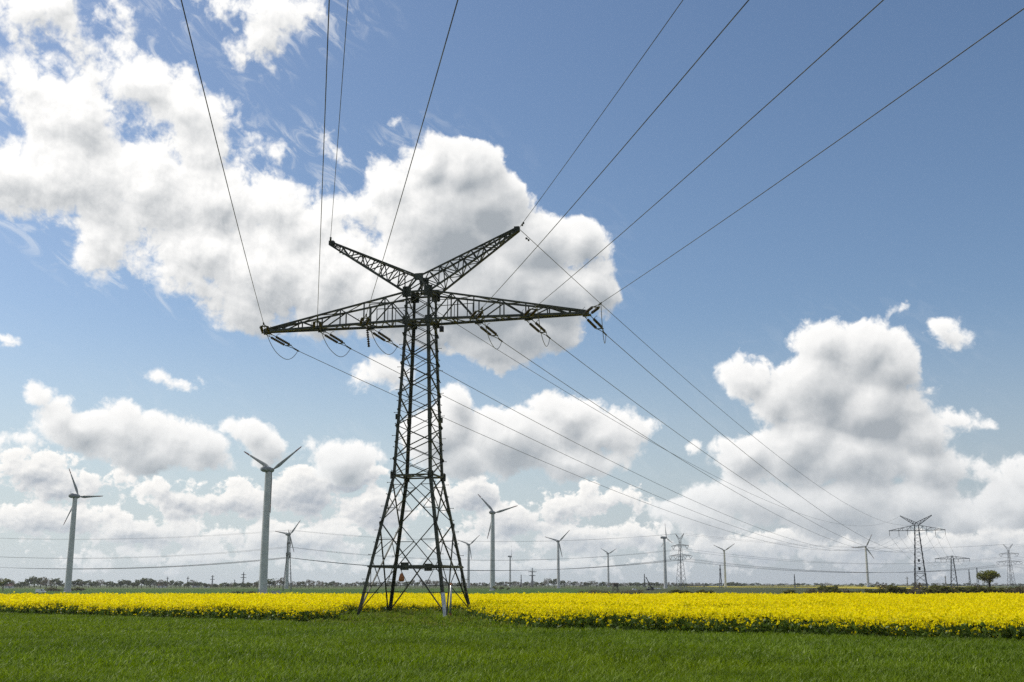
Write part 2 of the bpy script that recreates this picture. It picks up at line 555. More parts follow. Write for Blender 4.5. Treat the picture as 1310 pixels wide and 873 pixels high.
M_CONCRETE = solid('mossy_concrete', (.20, .20, .17), .9, 0, c2=(.11, .12, .08), scale=5)
M_VAN = solid('white_van_paint', (.80, .80, .79), .3, 0, vary=.08, scale=2)
M_GLASS = solid('dark_vehicle_glass', (.02, .024, .028), .08, 0, vary=.1)
M_TYRE = solid('black_rubber', (.02, .02, .02), .8, 0)
M_WOOD = solid('weathered_timber', (.085, .065, .048), .85, 0, c2=(.05, .04, .032), scale=4)
M_PLASTER = solid('white_plaster', (.75, .74, .70), .8, 0, vary=.1)
M_ROOF = solid('red_brown_tiles', (.16, .07, .05), .8, 0)
M_BARK = solid('grey_brown_bark', (.055, .045, .036), .9, 0, c2=(.035, .03, .025), scale=5)

M_WHEAT = foliage('wheat_blades', [(.078, .130, .002), (.155, .245, .002), (.22, .32, .003), (.12, .205, .002), (.36, .44, .10)], .45, .5, .25,
                  [((.045, .045, 0), .6, (.20, .275, .001)), ((.16, .16, 0), .35, (.044, .090, .002))])
M_WHEATGROUND = ground_mat('dark_crop_soil', (.012, .026, .004), (.018, .036, .005), (.020, .018, .010), s1=.3, s2=6)
M_FLOWER = foliage('rapeseed_petals', [(.86, .71, .002), (.89, .79, .003), (.88, .75, .003), (.85, .68, .002)], .50, .6, .1)
M_STEM = foliage('rapeseed_stalks', [(.055, .10, .010), (.090, .150, .016), (.125, .185, .028), (.070, .12, .016)], .42, .5, .3)
M_CANOPY = ground_mat('rapeseed_understorey', (.44, .38, .006), (.50, .42, .006), (.20, .20, .010), s1=.2, s2=1.6)
M_GRASS = foliage('rough_grass', [(.15, .23, .006), (.20, .29, .010), (.11, .17, .006), (.25, .29, .035), (.21, .19, .055)], .45, .5, .15,
                  [((.5, .5, 0), .5, (.15, .25, .004))])
M_GROUND = ground_mat('open_farmland', (.045, .075, .010), (.065, .085, .018), (.080, .072, .032), (.25, 1, 1), .004, .06)
M_GREENFIELD = ground_mat('far_green_crop', (.040, .088, .002), (.050, .105, .003), (.032, .068, .002), (.3, 1, 1), .012, .35)
M_BROWN = ground_mat('reed_and_fallow', (.12, .090, .045), (.080, .080, .026), (.15, .115, .065), (.3, 1, 1), .03, .4)
M_LIGHTFIELD = ground_mat('far_pale_meadow', (.10, .125, .035), (.13, .14, .05), (.08, .11, .03), (.3, 1, 1), .01, .1)
M_FARYELLOW = ground_mat('far_rapeseed', (.62, .48, .01), (.52, .44, .02), (.40, .36, .03), (.3, 1, 1), .01, .2)

# ============================================================ ground, crops
EDGE_R, EDGE_D = np.array((19.2, 43.8)), np.array((-56.8, 41.6)) / math.hypot(56.8, 41.6)   # the wheat / rapeseed boundary
EDGE_N = np.array((-EDGE_D[1], EDGE_D[0])) * -1.0                                              # points into the rapeseed
if EDGE_N[1] < 0: EDGE_N = -EDGE_N


def edge_dist(x, y):
    return (x - EDGE_R[0]) * EDGE_N[0] + (y - EDGE_R[1]) * EDGE_N[1]


def edge_at(px):
    k = ray(px, 790); k = k.x / k.y
    # EDGE_R + s * EDGE_D on x = k y
    s = (k * EDGE_R[1] - EDGE_R[0]) / (EDGE_D[0] - k * EDGE_D[1])
    return EDGE_R + s * EDGE_D


def edge_in(px, d):
    """a point d metres behind the crop boundary along the view line of column px"""
    p = edge_at(px); return p * (1 + d / p[1])


PATCH = [edge_at(385), edge_in(414, 2.5), edge_in(430, 7.0), edge_in(443, 15.5), np.array((-3.4, 84.0)), edge_in(618, 9.0), edge_in(640, 4.0), edge_at(690)]   # grass left round the pylon


def in_patch(x, y):
    x = np.asarray(x, float); y = np.asarray(y, float)
    ins = np.zeros(x.shape, bool)
    P = [*PATCH, PATCH[-1] - EDGE_N * 2.0, PATCH[0] - EDGE_N * 2.0]
    j = len(P) - 1
    for i in range(len(P)):
        (xi, yi), (xj, yj) = P[i], P[j]
        with np.errstate(divide='ignore', invalid='ignore'):
            c = ((yi > y) != (yj > y)) & (x < (xj - xi) * (y - yi) / (yj - yi + 1e-12) + xi)
        ins ^= c; j = i
    return ins


def patch_dist(x, y):
    """distance to the outline of the patch (only the sides that border the rapeseed)"""
    d = np.full(np.shape(x), 1e9)
    for p, q in zip(PATCH[:-1], PATCH[1:]):
        e = q - p; L2 = e @ e
        t = np.clip(((x - p[0]) * e[0] + (y - p[1]) * e[1]) / L2, 0, 1)
        d = np.minimum(d, np.hypot(x - p[0] - t * e[0], y - p[1] - t * e[1]))
    return d


def sheet(name, xs, ys, material, lift=0.0, kind='structure', skew=0.0):
    """a sheet that follows the fall of the ground"""
    ys = sorted(set(list(ys) + [k for k in (172.0, 552.0) if ys[0] < k < ys[-1]]))
    V = [(x + skew * (y - ys[0]), y, gz(y) + lift) for y in ys for x in xs]
    n = len(xs)
    F = [(j * n + i, j * n + i + 1, (j + 1) * n + i + 1, (j + 1) * n + i) for j in range(len(ys) - 1) for i in range(n - 1)]
    me = np_mesh(name, V, F, mats=[material])
    o = link(bpy.data.objects.new(name, me))
    return tag(o, kind=kind)


sheet('ground', [-7000, -2500, -600, 0, 600, 2500, 7000], [-400, 0, 100, 1200, 3000, 6000, 9000], M_GROUND)
wheat_soil = sheet('wheat_field_soil', [-130, -60, -20, 20, 60, 130], [-60, 0, 60, 172], M_WHEATGROUND, .004)
sheet('far_green_field', [-900, -400, 0, px_x(905, 420)], [174, 900, 1380], M_GREENFIELD, .02)
sheet('dark_green_field', [px_x(905, 420) + 4, 260, 700], [174, 900, 1500], ground_mat('dull_green_crop', (.040, .058, .012), (.052, .070, .016), (.065, .060, .026), (.3, 1, 1), .01, .3), .02)
sheet('reed_strip', [px_x(745, 330), px_x(800, 330), px_x(822, 330)], [290, 420], M_BROWN, .06)
sheet('fallow_strip', [px_x(1030, 300), 130, 330], [250, 470], M_BROWN, .06)
sheet('pale_meadow_strip', [-900, -500, -160], [1385, 1750], M_LIGHTFIELD, .03)
sheet('far_yellow_field', [px_x(985, 3000), px_x(1095, 3000), px_x(1150, 3000)], [2300, 3700], M_FARYELLOW, .8)
sheet('near_yellow_field', [px_x(920, 2000), px_x(985, 2000), px_x(1000, 2000)], [1850, 2600], M_FARYELLOW, .5)
sheet('yellow_field_strip', [px_x(1080, 1400), px_x(1240, 1400)], [1250, 1800], M_FARYELLOW, .4)


def blades(name, P, H, Wd, mats, lean=.5, z0=None, mi=None):
    """narrow bent leaves: five points each"""
    n = len(P)
    a = RNG.uniform(0, 2 * math.pi, n)
    f = RNG.uniform(0, 2 * math.pi, n)
    ln = H * RNG.uniform(.15, lean, n)
    dx, dy = np.cos(a), np.sin(a)
    sx, sy = np.cos(f) * Wd / 2, np.sin(f) * Wd / 2
    z = np.zeros(n) if z0 is None else z0
    V = np.empty((n, 5, 3), np.float32)
    V[:, 0] = np.stack([P[:, 0] - sx, P[:, 1] - sy, z], 1)
    V[:, 1] = np.stack([P[:, 0] + sx, P[:, 1] + sy, z], 1)
    mxp = P[:, 0] + dx * ln * .3; myp = P[:, 1] + dy * ln * .3
    V[:, 2] = np.stack([mxp + sx, myp + sy, z + H * .65], 1)
    V[:, 3] = np.stack([mxp - sx, myp - sy, z + H * .65], 1)
    V[:, 4] = np.stack([P[:, 0] + dx * ln, P[:, 1] + dy * ln, z + H * RNG.uniform(.82, 1.0, n)], 1)
    b = np.arange(n)[:, None] * 5
    Q = b + np.array([0, 1, 2, 3]); T = b + np.array([3, 2, 4])
    return np_mesh(name, V.reshape(-1, 3), Q, T, mats, mi, mi)


def scatter(n, y0, y1, k=.60, pad=6.0):
    y = np.sqrt(RNG.uniform(y0 * y0, y1 * y1, n))
    x = RNG.uniform(-1, 1, n) * (k * y + pad)
    return x, y


def build_wheat():
    P, H, W = [], [], []
    for (y0, y1, dens, w) in ((13, 30, 300, .020), (30, 50, 150, .028), (50, 100, 80, .040)):
        area = .60 * (y1 ** 2 - y0 ** 2) + 12 * (y1 - y0)
        x, y = scatter(int(area * dens), y0, y1)
        keep = (edge_dist(x, y) < .15) & ~in_patch(x, y)
        x, y = x[keep], y[keep]
        cl = np.sin(x * 2.1 + 1.4 * np.sin(y * 1.7)) * np.sin(y * 2.6 + 1.2 * np.sin(x * 1.3)) + .7 * np.sin(x * 5.3 + y * 3.1) * np.sin(y * 4.7 - x * 1.9)
        k2 = (cl > -.25) | (RNG.uniform(size=len(x)) < .45)
        x, y, cl = x[k2], y[k2], cl[k2]
        # sown rows and tufts: pull the blades together a little
        x = x + .03 * np.sin(x * 40 + y * 9)
        lump = .5 + .5 * np.sin(x * .9 + 2 * np.sin(y * .31)) * np.sin(y * .7 + 1.5 * np.sin(x * .23))
        P.append(np.stack([x, y], 1)); H.append(RNG.uniform(.24, .36, len(x)) * (.86 + .16 * lump + .10 * cl)); W.append(w * RNG.uniform(.7, 1.3, len(x)))
    me = blades('wheat', np.concatenate(P), np.concatenate(H), np.concatenate(W), [M_WHEAT], .8)
    o = link(bpy.data.objects.new('wheat', me))
    tag(o, 'short dark green young wheat covering the foreground field', 'wheat', kind='stuff')


build_wheat()


def quads(C, size, zmin_tilt=0.0, aspect=1.0):
    """randomly turned small quads round the points C"""
    n = len(C)
    u = RNG.normal(size=(n, 3)); u /= np.linalg.norm(u, axis=1, keepdims=True)
    w = RNG.normal(size=(n, 3)); w -= (w * u).sum(1, keepdims=True) * u; w /= np.linalg.norm(w, axis=1, keepdims=True)
    s = (np.ones(n) * size)[:, None] * RNG.uniform(.65, 1.3, (n, 1)) / 2
    V = np.empty((n, 4, 3), np.float32)
    V[:, 0] = C - u * s * aspect - w * s * .6; V[:, 1] = C + u * s * aspect - w * s; V[:, 2] = C + u * s * aspect + w * s * .7; V[:, 3] = C - u * s * aspect + w * s
    return V


def build_rapeseed():
    far_y = 152.0
    V, Q, MI = [], [], []
    base = 0

    def put(quadsV, mi):
        nonlocal base
        n = len(quadsV)
        V.append(quadsV.reshape(-1, 3)); Q.append(base + np.arange(n * 4).reshape(n, 4)); MI.append(np.full(n, mi)); base += n * 4

    def field(x, y):
        return (edge_dist(x, y) > 0) & ~in_patch(x, y) & (y < far_y + .05 * x)

    def height(x, y):
        return .96 + .06 * np.sin(x * .35 + 1.7 * np.sin(y * .11)) + .05 * np.sin(x * 1.3 + y * .6)

    # canopy of flower heads
    x, y = scatter(430000, 24, 168, .62, 10)
    keep = field(x, y) & (RNG.uniform(size=len(x)) < np.clip(70.0 / y, .42, 1.0))
    x, y = x[keep], y[keep]
    # thin patches and wheel tracks where the green shows
    trk = np.abs(((x * EDGE_N[0] + y * EDGE_N[1]) - 61.0) % 24.0 - 12.0)
    thin = (np.sin(x * .5 + y * .17) * np.sin(y * .33 - x * .21) > .55) | (trk < .5)
    keep = ~thin | (RNG.uniform(size=len(x)) < .55)
    keep &= (np.minimum(edge_dist(x, y), patch_dist(x, y)) > .25)
    x, y = x[keep], y[keep]
    h = height(x, y)
    z = h + RNG.normal(0, .075, len(x)) - .03 + .08 * (RNG.uniform(size=len(x)) < .06)
    C = np.stack([x, y, z], 1)
    sz = np.clip(.055 + .0006 * y, .075, .14)
    for k in range(2):
        put(quads(C + RNG.normal(0, .045, C.shape) * np.array([1, 1, 1.2]), sz), 0)
    # whole plants along the open edges
    ex, ey = scatter(330000, 22, 125, .62, 12)
    d_edge = edge_dist(ex, ey)
    d = np.minimum(np.where(d_edge > 0, d_edge, 1e9), patch_dist(ex, ey))
    keep = field(ex, ey) & (d < 3.0) & (RNG.uniform(size=len(ex)) < np.clip(1.15 - d * .3, .12, 1))
    ex, ey, d = ex[keep], ey[keep], d[keep]
    n = len(ex)
    hh = height(ex, ey) * RNG.uniform(.80, 1.06, n) * np.where(d < .3, RNG.uniform(.68, 1.0, n), 1.0)
    a = RNG.uniform(0, 2 * math.pi, n)
    lx, ly = RNG.normal(0, .08, n), RNG.normal(0, .08, n)
    sv = np.empty((n, 4, 3), np.float32); w = .011
    sv[:, 0] = np.stack([ex - w * np.cos(a), ey - w * np.sin(a), 0 * ex], 1); sv[:, 1] = np.stack([ex + w * np.cos(a), ey + w * np.sin(a), 0 * ex], 1)
    sv[:, 2] = np.stack([ex + lx + w * np.cos(a), ey + ly + w * np.sin(a), hh], 1); sv[:, 3] = np.stack([ex + lx - w * np.cos(a), ey + ly - w * np.sin(a), hh], 1)
    put(sv, 1)
    for k in range(6):      # leaves, bigger low down
        fz = RNG.uniform(.06, .86, n)
        C = np.stack([ex + lx * fz + RNG.normal(0, .09, n), ey + ly * fz + RNG.normal(0, .09, n), hh * fz], 1)
        put(quads(C, .17 - .09 * fz, aspect=1.5), 1)
    for k in range(5):      # flower clusters at the top
        C = np.stack([ex + lx + RNG.normal(0, .055, n), ey + ly + RNG.normal(0, .055, n), hh - np.abs(RNG.normal(0, .06, n))], 1)
        put(quads(C, .085), 0)
    sel = RNG.uniform(size=n) < .34     # side shoots that flower lower down
    for k in range(3):
        C = np.stack([ex[sel] + RNG.normal(0, .10, sel.sum()), ey[sel] + RNG.normal(0, .10, sel.sum()), (hh * RNG.uniform(.35, .85, n))[sel]], 1)
        put(quads(C, .08), 0)
    # understorey: a rough sheet of leaves and buds below the flower heads
    gx = np.arange(-118, 122, 1.5); gy = np.arange(20, 166, 1.5)
    X, Y = np.meshgrid(gx, gy)
    Z = height(X, Y) - .16 + RNG.normal(0, .035, X.shape)
    inside = field(X, Y) & (edge_dist(X, Y) > 1.3) & (patch_dist(X, Y) > 1.3) & (np.abs(X) < .66 * Y + 14)
    idx = np.arange(X.size).reshape(X.shape)
    ok = inside[:-1, :-1] & inside[1:, :-1] & inside[:-1, 1:] & inside[1:, 1:]
    q = np.stack([idx[:-1, :-1], idx[:-1, 1:], idx[1:, 1:], idx[1:, :-1]], -1)[ok]
    V.append(np.stack([X.ravel(), Y.ravel(), Z.ravel()], 1).astype(np.float32)); Q.append(q + base); MI.append(np.full(len(q), 2))
    me = np_mesh('rapeseed', np.concatenate(V), np.concatenate(Q), None, [M_FLOWER, M_STEM, M_CANOPY], np.concatenate(MI))
    tag(link(bpy.data.objects.new('rapeseed', me)), 'broad band of bright yellow flowering rapeseed behind the wheat', 'rapeseed', kind='stuff')


build_rapeseed()


def build_rough_grass():
    c = np.mean(PATCH, 0)
    x = RNG.uniform(-26, 8, 110000); y = RNG.uniform(52, 92, 110000)
    ins = in_patch(x, y) | ((np.abs(edge_dist(x, y) + .2) < .5) & (RNG.uniform(size=len(x)) < .25))
    x, y = x[ins], y[ins]
    lump = np.sin(x * 1.1 + 1.3 * np.sin(y * .8)) * np.sin(y * .9 + 1.1 * np.sin(x * .7)) + .6 * np.sin(x * 2.7 + y * 1.9)
    deep = np.clip(edge_dist(x, y) / 12, 0, 1)
    h = np.clip(.20 + .17 * lump + .40 * np.clip((y - 79.0) / 4, 0, 1) + .14 * np.clip((edge_dist(x, y) - 3) / 4, 0, 1), .06, .9) * RNG.uniform(.6, 1.15, len(x))
    me = blades('rough_grass', np.stack([x, y], 1), h, RNG.uniform(.035, .08, len(x)), [M_GRASS], .9)
    tag(link(bpy.data.objects.new('rough_grass', me)), 'uneven tufts of rough grass around the feet of the large pylon', 'grass', kind='stuff')


build_rough_grass()

# ============================================================ electricity pylons
def half_at(prof, z):
    for (z0, h0), (z1, h1) in zip(prof[:-1], prof[1:]):
        if z <= z1: return h0 + (h1 - h0) * (z - z0) / (z1 - z0)
    return prof[-1][1]


CORNERS = [(-1, -1), (1, -1), (1, 1), (-1, 1)]


class Pylon:
    """a square lattice mast; local x runs along the cross arms, local y along the line"""
    def __init__(self, root, prof, mat, k=1.0):
        self.root, self.prof, self.mat, self.k = root, prof, mat, k

    def corner(self, c, z):
        h = half_at(self.prof, z)
        return Vector((c[0] * h, c[1] * h, z))

    def legs(self, w, bolts=False):
        for ci, c in enumerate(CORNERS):
            mb = MB()
            for (z0, h0), (z1, h1) in zip(self.prof[:-1], self.prof[1:]):
                p, q = Vector((c[0] * h0, c[1] * h0, z0)), Vector((c[0] * h1, c[1] * h1, z1))
                ww = w * (1.0 if z0 < .5 * self.prof[-1][0] else .8)
                mb.angle(p, q, ww, ww * .3, (-c[0], 0, 0), (0, -c[1], 0))
            leg = mb.build('leg', self.mat, self.root)
            if bolts:
                one = MB(); one.bar((0, 0, 0), (.24, 0, 0), .03); one.box((.24, 0, 0), (.025, .06, .06)); bm_ = one.mesh('step_bolt', self.mat)
                z = 2.6
                while z < self.prof[-1][0] - .3:
                    side_x = int(z / .8) % 2
                    o = link(bpy.data.objects.new('step_bolt', bm_), leg)
                    o.location = self.corner(c, z)
                    o.rotation_euler = (0, 0, (0 if c[0] > 0 else math.pi) if side_x else c[1] * math.pi / 2)
                    z += .8

    def face(self, i, z):
        """the two corners of face i at height z"""
        return self.corner(CORNERS[i], z), self.corner(CORNERS[(i + 1) % 4], z)

    def xpanel(self, mb, z0, z1, w, redundant=0.0):
        for i in range(4):
            a0, b0 = self.face(i, z0); a1, b1 = self.face(i, z1)
            n = (b0 - a0).cross(Vector((0, 0, 1))).normalized() * (w * .55)
            mb.bar(a0 + n, b1 + n, w, w * .6); mb.bar(b0 - n, a1 - n, w, w * .6)
            if redundant:
                t = (a1 - b1).length / ((a0 - b0).length + (a1 - b1).length)
                zx = z1 + (z0 - z1) * t                       # height of the crossing
                for (p0, p1, q0, q1) in ((a0, a1, b0, b1), (b0, b1, a0, a1)):
                    # crossing point
                    X = p1.lerp(q0, t)
                    for (lo, hi, dg) in ((p0, p1, q1), (p1, p0, q0)):
                        # strut from the leg to the diagonal half way to the crossing, with a short brace
                        dm = lo.lerp(X, .5)
                        lm = lo.lerp(hi, abs(dm.z - lo.z) / max(1e-6, abs(hi.z - lo.z)))
                        mb.bar(lm, dm, redundant)
                        l2 = lo.lerp(hi, min(1, abs(X.z - lo.z) / max(1e-6, abs(hi.z - lo.z))))
                        mb.bar(dm, l2, redundant)

    def zigzag(self, mb, zs, w, flip=0, faces=(0, 1, 2, 3)):
        for i in faces:
            for j in range(len(zs) - 1):
                a0, b0 = self.face(i, zs[j]); a1, b1 = self.face(i, zs[j + 1])
                n = (b0 - a0).cross(Vector((0, 0, 1))).normalized() * (w * .5)
                if (j + i + flip) % 2: mb.bar(a0 + n, b1 + n, w, w * .6)
                else: mb.bar(b0 + n, a1 + n, w, w * .6)

    def ring(self, mb, z, w, cross=True):
        for i in range(4):
            a, b = self.face(i, z); mb.bar(a, b, w, w)
        if cross:
            mb.bar(self.corner(CORNERS[0], z), self.corner(CORNERS[2], z), w * .7)
            mb.bar(self.corner(CORNERS[1], z) + Vector((0, 0, .05)), self.corner(CORNERS[3], z) + Vector((0, 0, .05)), w * .7)

    def gussets(self, zs, s):
        for z in zs:
            for c in CORNERS:
                mb = MB(); p = self.corner(c, z)
                mb.box((p.x - c[0] * s * .15, p.y + c[1] * .035, z), (s, .03, s * 1.25))
                mb.box((p.x + c[0] * .035, p.y - c[1] * s * .15, z), (.03, s, s * 1.25))
                mb.build('gusset_plate', self.mat, self.root)

    def arm(self, name, side, zb, zt, L, ztip, nodes, wc, wb, handrail=False, dn=.14):
        """triangular cross arm: two bottom chords at zb, two top chords starting at zt, meeting at the tip"""
        hb, ht = half_at(self.prof, zb), half_at(self.prof, zt)
        mb = MB()

        def bot(x, s):
            f = (x - hb) / (L - hb)
            return Vector((side * x, s * (hb + (dn - hb) * f), zb + (ztip - zb) * f))

        def top(x, s):
            f = (x - ht) / (L - ht)
            return Vector((side * x, s * (ht + (dn - ht) * f), zt + (ztip + .12 - zt) * f))
        for s in (-1, 1):
            mb.bar(bot(hb, s), bot(L, s), wc, wc * 1.1); mb.bar(top(ht, s), top(L, s), wc * .8)
        xs = [hb] + list(nodes) + [L - .25]
        for j in range(len(xs) - 1):
            x0, x1 = xs[j], xs[j + 1]
            for s in (-1, 1):
                if j: mb.bar(bot(x0, s), top(max(x0, ht), s), wb)
                if j % 2: mb.bar(top(max(x0, ht), s), bot(x1, s), wb)
                else: mb.bar(bot(x0, s), top(x1, s), wb)
            if j: mb.bar(bot(x0, -1), bot(x0, 1), wb)
            m = .5 * (x0 + x1)
            mb.bar(bot(x0, -1 if j % 2 else 1), bot(m, 1 if j % 2 else -1), wb * .8)
            mb.bar(bot(m, 1 if j % 2 else -1), bot(x1, -1 if j % 2 else 1), wb * .8)
            mb.bar(top(max(x0, ht), 1 if j % 2 else -1), top(x1, -1 if j % 2 else 1), wb * .7)
        o = mb.build(name, self.mat, self.root)
        if handrail:
            h = MB()
            for s in (-1, 1):
                xr = 3.6
                h.bar(bot(hb + .05, s) + Vector((0, 0, 1.35)), bot(xr, s) + Vector((0, 0, 1.35)), .045)
                h.bar(bot(xr, s), bot(xr, s) + Vector((0, 0, 1.35)), .05)
                h.bar(bot(2.2, s), bot(2.2, s) + Vector((0, 0, 1.35)), .04)
            h.build('handrail', self.mat, o)
        return bot, top

    def horn(self, side, zb, zc, yc, tip, n, wc, wb):
        """slanting earth-wire arm: lower chords from the mast's top corners, upper chords from the middle"""
        hb = half_at(self.prof, zb)
        mb = MB()
        T = Vector((side * tip[0], 0, tip[1]))

        def lo(f, s): return Vector((side * hb, s * hb, zb)).lerp(T + Vector((0, s * .12, -.16)), f)
        def up(f, s): return Vector((0.0, s * yc, zc)).lerp(T + Vector((0, s * .12, .08)), f)
        for s in (-1, 1):
            mb.bar(lo(0, s), lo(1, s), wc); mb.bar(up(0, s), up(1, s), wc * .9)
        fs = [1 - (1 - i / n) ** .92 for i in range(n)] + [.97]
        for j in range(len(fs) - 1):
            f0, f1 = fs[j], fs[j + 1]
            for s in (-1, 1):
                if j: mb.bar(lo(f0, s), up(f0, s), wb)
                mb.bar(lo(f0, s), up(f1, s), wb) if j % 2 else mb.bar(up(f0, s), lo(f1, s), wb)
            k = 1 if j % 2 else -1
            mb.bar(lo(f0, k), lo(f1, -k), wb * .85); mb.bar(up(f0, -k), up(f1, k), wb * .85)
            if j: mb.bar(up(f0, -1), up(f0, 1), wb * .8)
        mb.box((T.x - side * .12, 0, T.z - .04), (.36, .34, .32))
        mb.build('earth_wire_arm', self.mat, self.root)
        return T


def insulator_mesh(L, rad, n=8, sheds=9):
    """ribbed insulator along +X"""
    mb = MB()
    prof = [(rad * .35, 0.0)]
    for i in range(sheds):
        x = L * (i + .25) / sheds
        prof += [(rad * .55, x), (rad, x + L * .28 / sheds), (rad * .9, x + L * .42 / sheds), (rad * .5, x + L * .5 / sheds)]
    prof += [(rad * .35, L)]
    mb.lathe([(r, h) for r, h in prof], 'X', n)
    return mb.mesh('insulator_string', M_GLAZE)


# ---- the large pylon in front
MAIN_AZ = math.radians(-13.98)
MAIN_LOC = Vector((-6.42, 77.945, 0))
main = empty('electricity_pylon', MAIN_LOC, MAIN_AZ, label='large dark lattice pylon standing in front among rough grass, with a Y-shaped top', cat='pylon')
PROF = [(-.15, 3.12), (9.5, 1.38), (20.35, .90), (22.4, .88)]
py = Pylon(main, PROF, M_STEEL)
py.legs(.205, bolts=True)
mb = MB(); py.xpanel(mb, .35, 6.35, .095, .042); py.xpanel(mb, 6.35, 9.5, .09, .04)
py.ring(mb, 9.5, .10)
for i in range(4):      # low struts near the feet
    for (z, w) in ((1.75, .05),):
        a, b = py.face(i, z); mb.bar(a, a.lerp(b, .2), w); mb.bar(b, b.lerp(a, .2), w)
mb.build('lower_bracing', M_STEEL, main)
mb = MB()
zs = [9.5 + (20.35 - 9.5) * (1 - (1 - i / 10) ** 1.06) for i in range(11)]
py.zigzag(mb, zs, .095); py.zigzag(mb, zs, .055, 1)
py.zigzag(mb, [20.35, 21.4, 22.4], .08); py.zigzag(mb, [20.35, 21.4, 22.4], .07, 1)
py.ring(mb, 20.35, .14); py.ring(mb, 22.4, .12)
mb.build('upper_bracing', M_STEEL, main)
mb = MB()
for i in range(4):
    a, b = py.face(i, 3.42); mb.bar(a, b, .12, .15)
mb.build('belt_beam', M_STEEL, main)
# centre gussets where the diagonals cross the belt
for i in (0, 2):
    a, b = py.face(i, 3.42); c = a.lerp(b, .5)
    g = MB(); g.box((c.x, c.y, c.z), (.55, .05, .5)); g.build('gusset_plate', M_STEEL, main)
py.gussets([9.5], .40); py.gussets([13.5], .30); py.gussets([20.35], .46); py.gussets([22.4], .62)
for c in CORNERS:
    g = MB(); p = py.corner(c, 0); g.lathe([(.36, -.3), (.34, .08), (.30, .12)], 'Z', 14, (p.x, p.y, 0)); g.build('footing', M_CONCRETE, main)
# galvanised replacement length and plates at the foot of one leg
g = MB(); p0, p1 = py.corner((1, -1), .2), py.corner((1, -1), 1.75)
g.angle(p0 + Vector((.03, -.03, 0)), p1 + Vector((.03, -.03, 0)), .2, .05, (-1, 0, 0), (0, 1, 0)); g.build('leg_splice', M_GALV, main)
armN = [2.45, 4.05, 5.9, 7.7, 9.2, 10.7]
botL, _ = py.arm('cross_arm', -1, 20.35, 22.4, 12.0, 20.3, armN, .15, .075, True)
botR, _ = py.arm('cross_arm', 1, 20.35, 22.4, 12.0, 20.3, armN, .15, .075, True)
# middle node of the Y
g = MB()
for s in (-1, 1):
    for c in (-1, 1): g.bar((c * .88, s * .88, 22.4), (0, s * .62, 23.55), .11)
    g.bar((0, s * .62, 23.55), (0, -s * .88 * .2, 22.4), .07)
g.bar((0, -.62, 23.55), (0, .62, 23.55), .12)
g.build('head_frame', M_STEEL, main)
for s in (-1, 1):
    g = MB(); g.box((0, s * .64, 23.52), (.62, .05, .5)); g.build('gusset_plate', M_STEEL, main)
tipL = py.horn(-1, 22.4, 23.55, .62, (7.1, 26.72), 9, .12, .065)
tipR = py.horn(1, 22.4, 23.55, .62, (7.1, 26.72), 9, .12, .065)

OUT_AZ = math.radians(23.4)
IN_AZ = math.radians(10.0)
OUT_W = Vector((math.sin(OUT_AZ), math.cos(OUT_AZ), 0))
IN_W = Vector((math.sin(IN_AZ), -math.cos(IN_AZ), 0))
rot_l = Matrix.Rotation(-MAIN_AZ, 3, 'Z')
OUT_L, IN_L = rot_l @ OUT_W, rot_l @ IN_W
INS = insulator_mesh(1.75, .105)
ATT = [-12.0, -7.7, -4.05, 4.05, 7.7, 12.0]
to_world = Matrix.Translation(MAIN_LOC) @ Matrix.Rotation(MAIN_AZ, 4, 'Z')
OUT_PTS, IN_PTS = [], []
for t in ATT:
    x = min(abs(t), 11.85)
    ends = []
    for s, d0, slope in ((1, OUT_L, -.13), (-1, IN_L, -.045)):
        b = (botR if t > 0 else botL)(x, s)
        d = (d0 + Vector((0, 0, slope))).normalized()
        start = Vector((b.x, b.y, b.z - .12))
        side = d.cross(Vector((0, 0, 1))).normalized()
        fit, clamp = MB(), MB()
        for q in (-1, 1):
            fit.tube([start + side * q * .22, start + side * q * .22 + d * .75], .028, 5)
            o = link(bpy.data.objects.new('insulator_string', INS), main)
            o.location = start + side * q * .22 + d * .75
            o.rotation_euler = d.to_track_quat('X', 'Z').to_euler()
            clamp.tube([start + side * q * .22 + d * 2.5, start + side * q * .20 + d * 2.75], .03, 5)
            clamp.tube([start + side * q * .20 + d * 2.75, start + d * 3.5], .026, 5)
            # guard horn at the live end
            fit.tube([start + side * q * .22 + d * .7, start + side * q * .42 + d * .8 + Vector((0, 0, .22)), start + side * q * .36 + d * 1.1 + Vector((0, 0, .30))], .018, 4)
        fit.bar(start - side * .3, start + side * .3, .10)
        clamp.bar(start + side * .26 + d * 2.72, start - side * .26 + d * 2.72, .07)
        clamp.tube([start + d * 3.45, start + d * 4.1], .055, 6)
        fit.build('dead_end_fitting', M_STEEL, main); clamp.build('tension_clamp', M_STEEL, main)
        ends.append((start + d * 4.0, start + d * 4.1))
    OUT_PTS.append(to_world @ ends[0][1]); IN_PTS.append(to_world @ ends[1][1])
    p, q = ends[0][0], ends[1][0]
    pts = []
    for i in range(17):
        f = i / 16
        m = p.lerp(q, f); m.z -= 1.4 * (1 - abs(2 * f - 1) ** 2.4)
        pts.append(m)
    j = MB(); j.tube(pts, .023, 5); j.build('jumper_cable', M_CABLE, main)
# post insulator that steadies the jumper on the left inner phase
o = link(bpy.data.objects.new('insulator_string', INS), main)
b = botL(4.05, -1); o.location = (b.x, 0, b.z - .1); o.rotation_euler = Vector((.25, -.35, -1)).to_track_quat('X', 'Z').to_euler()

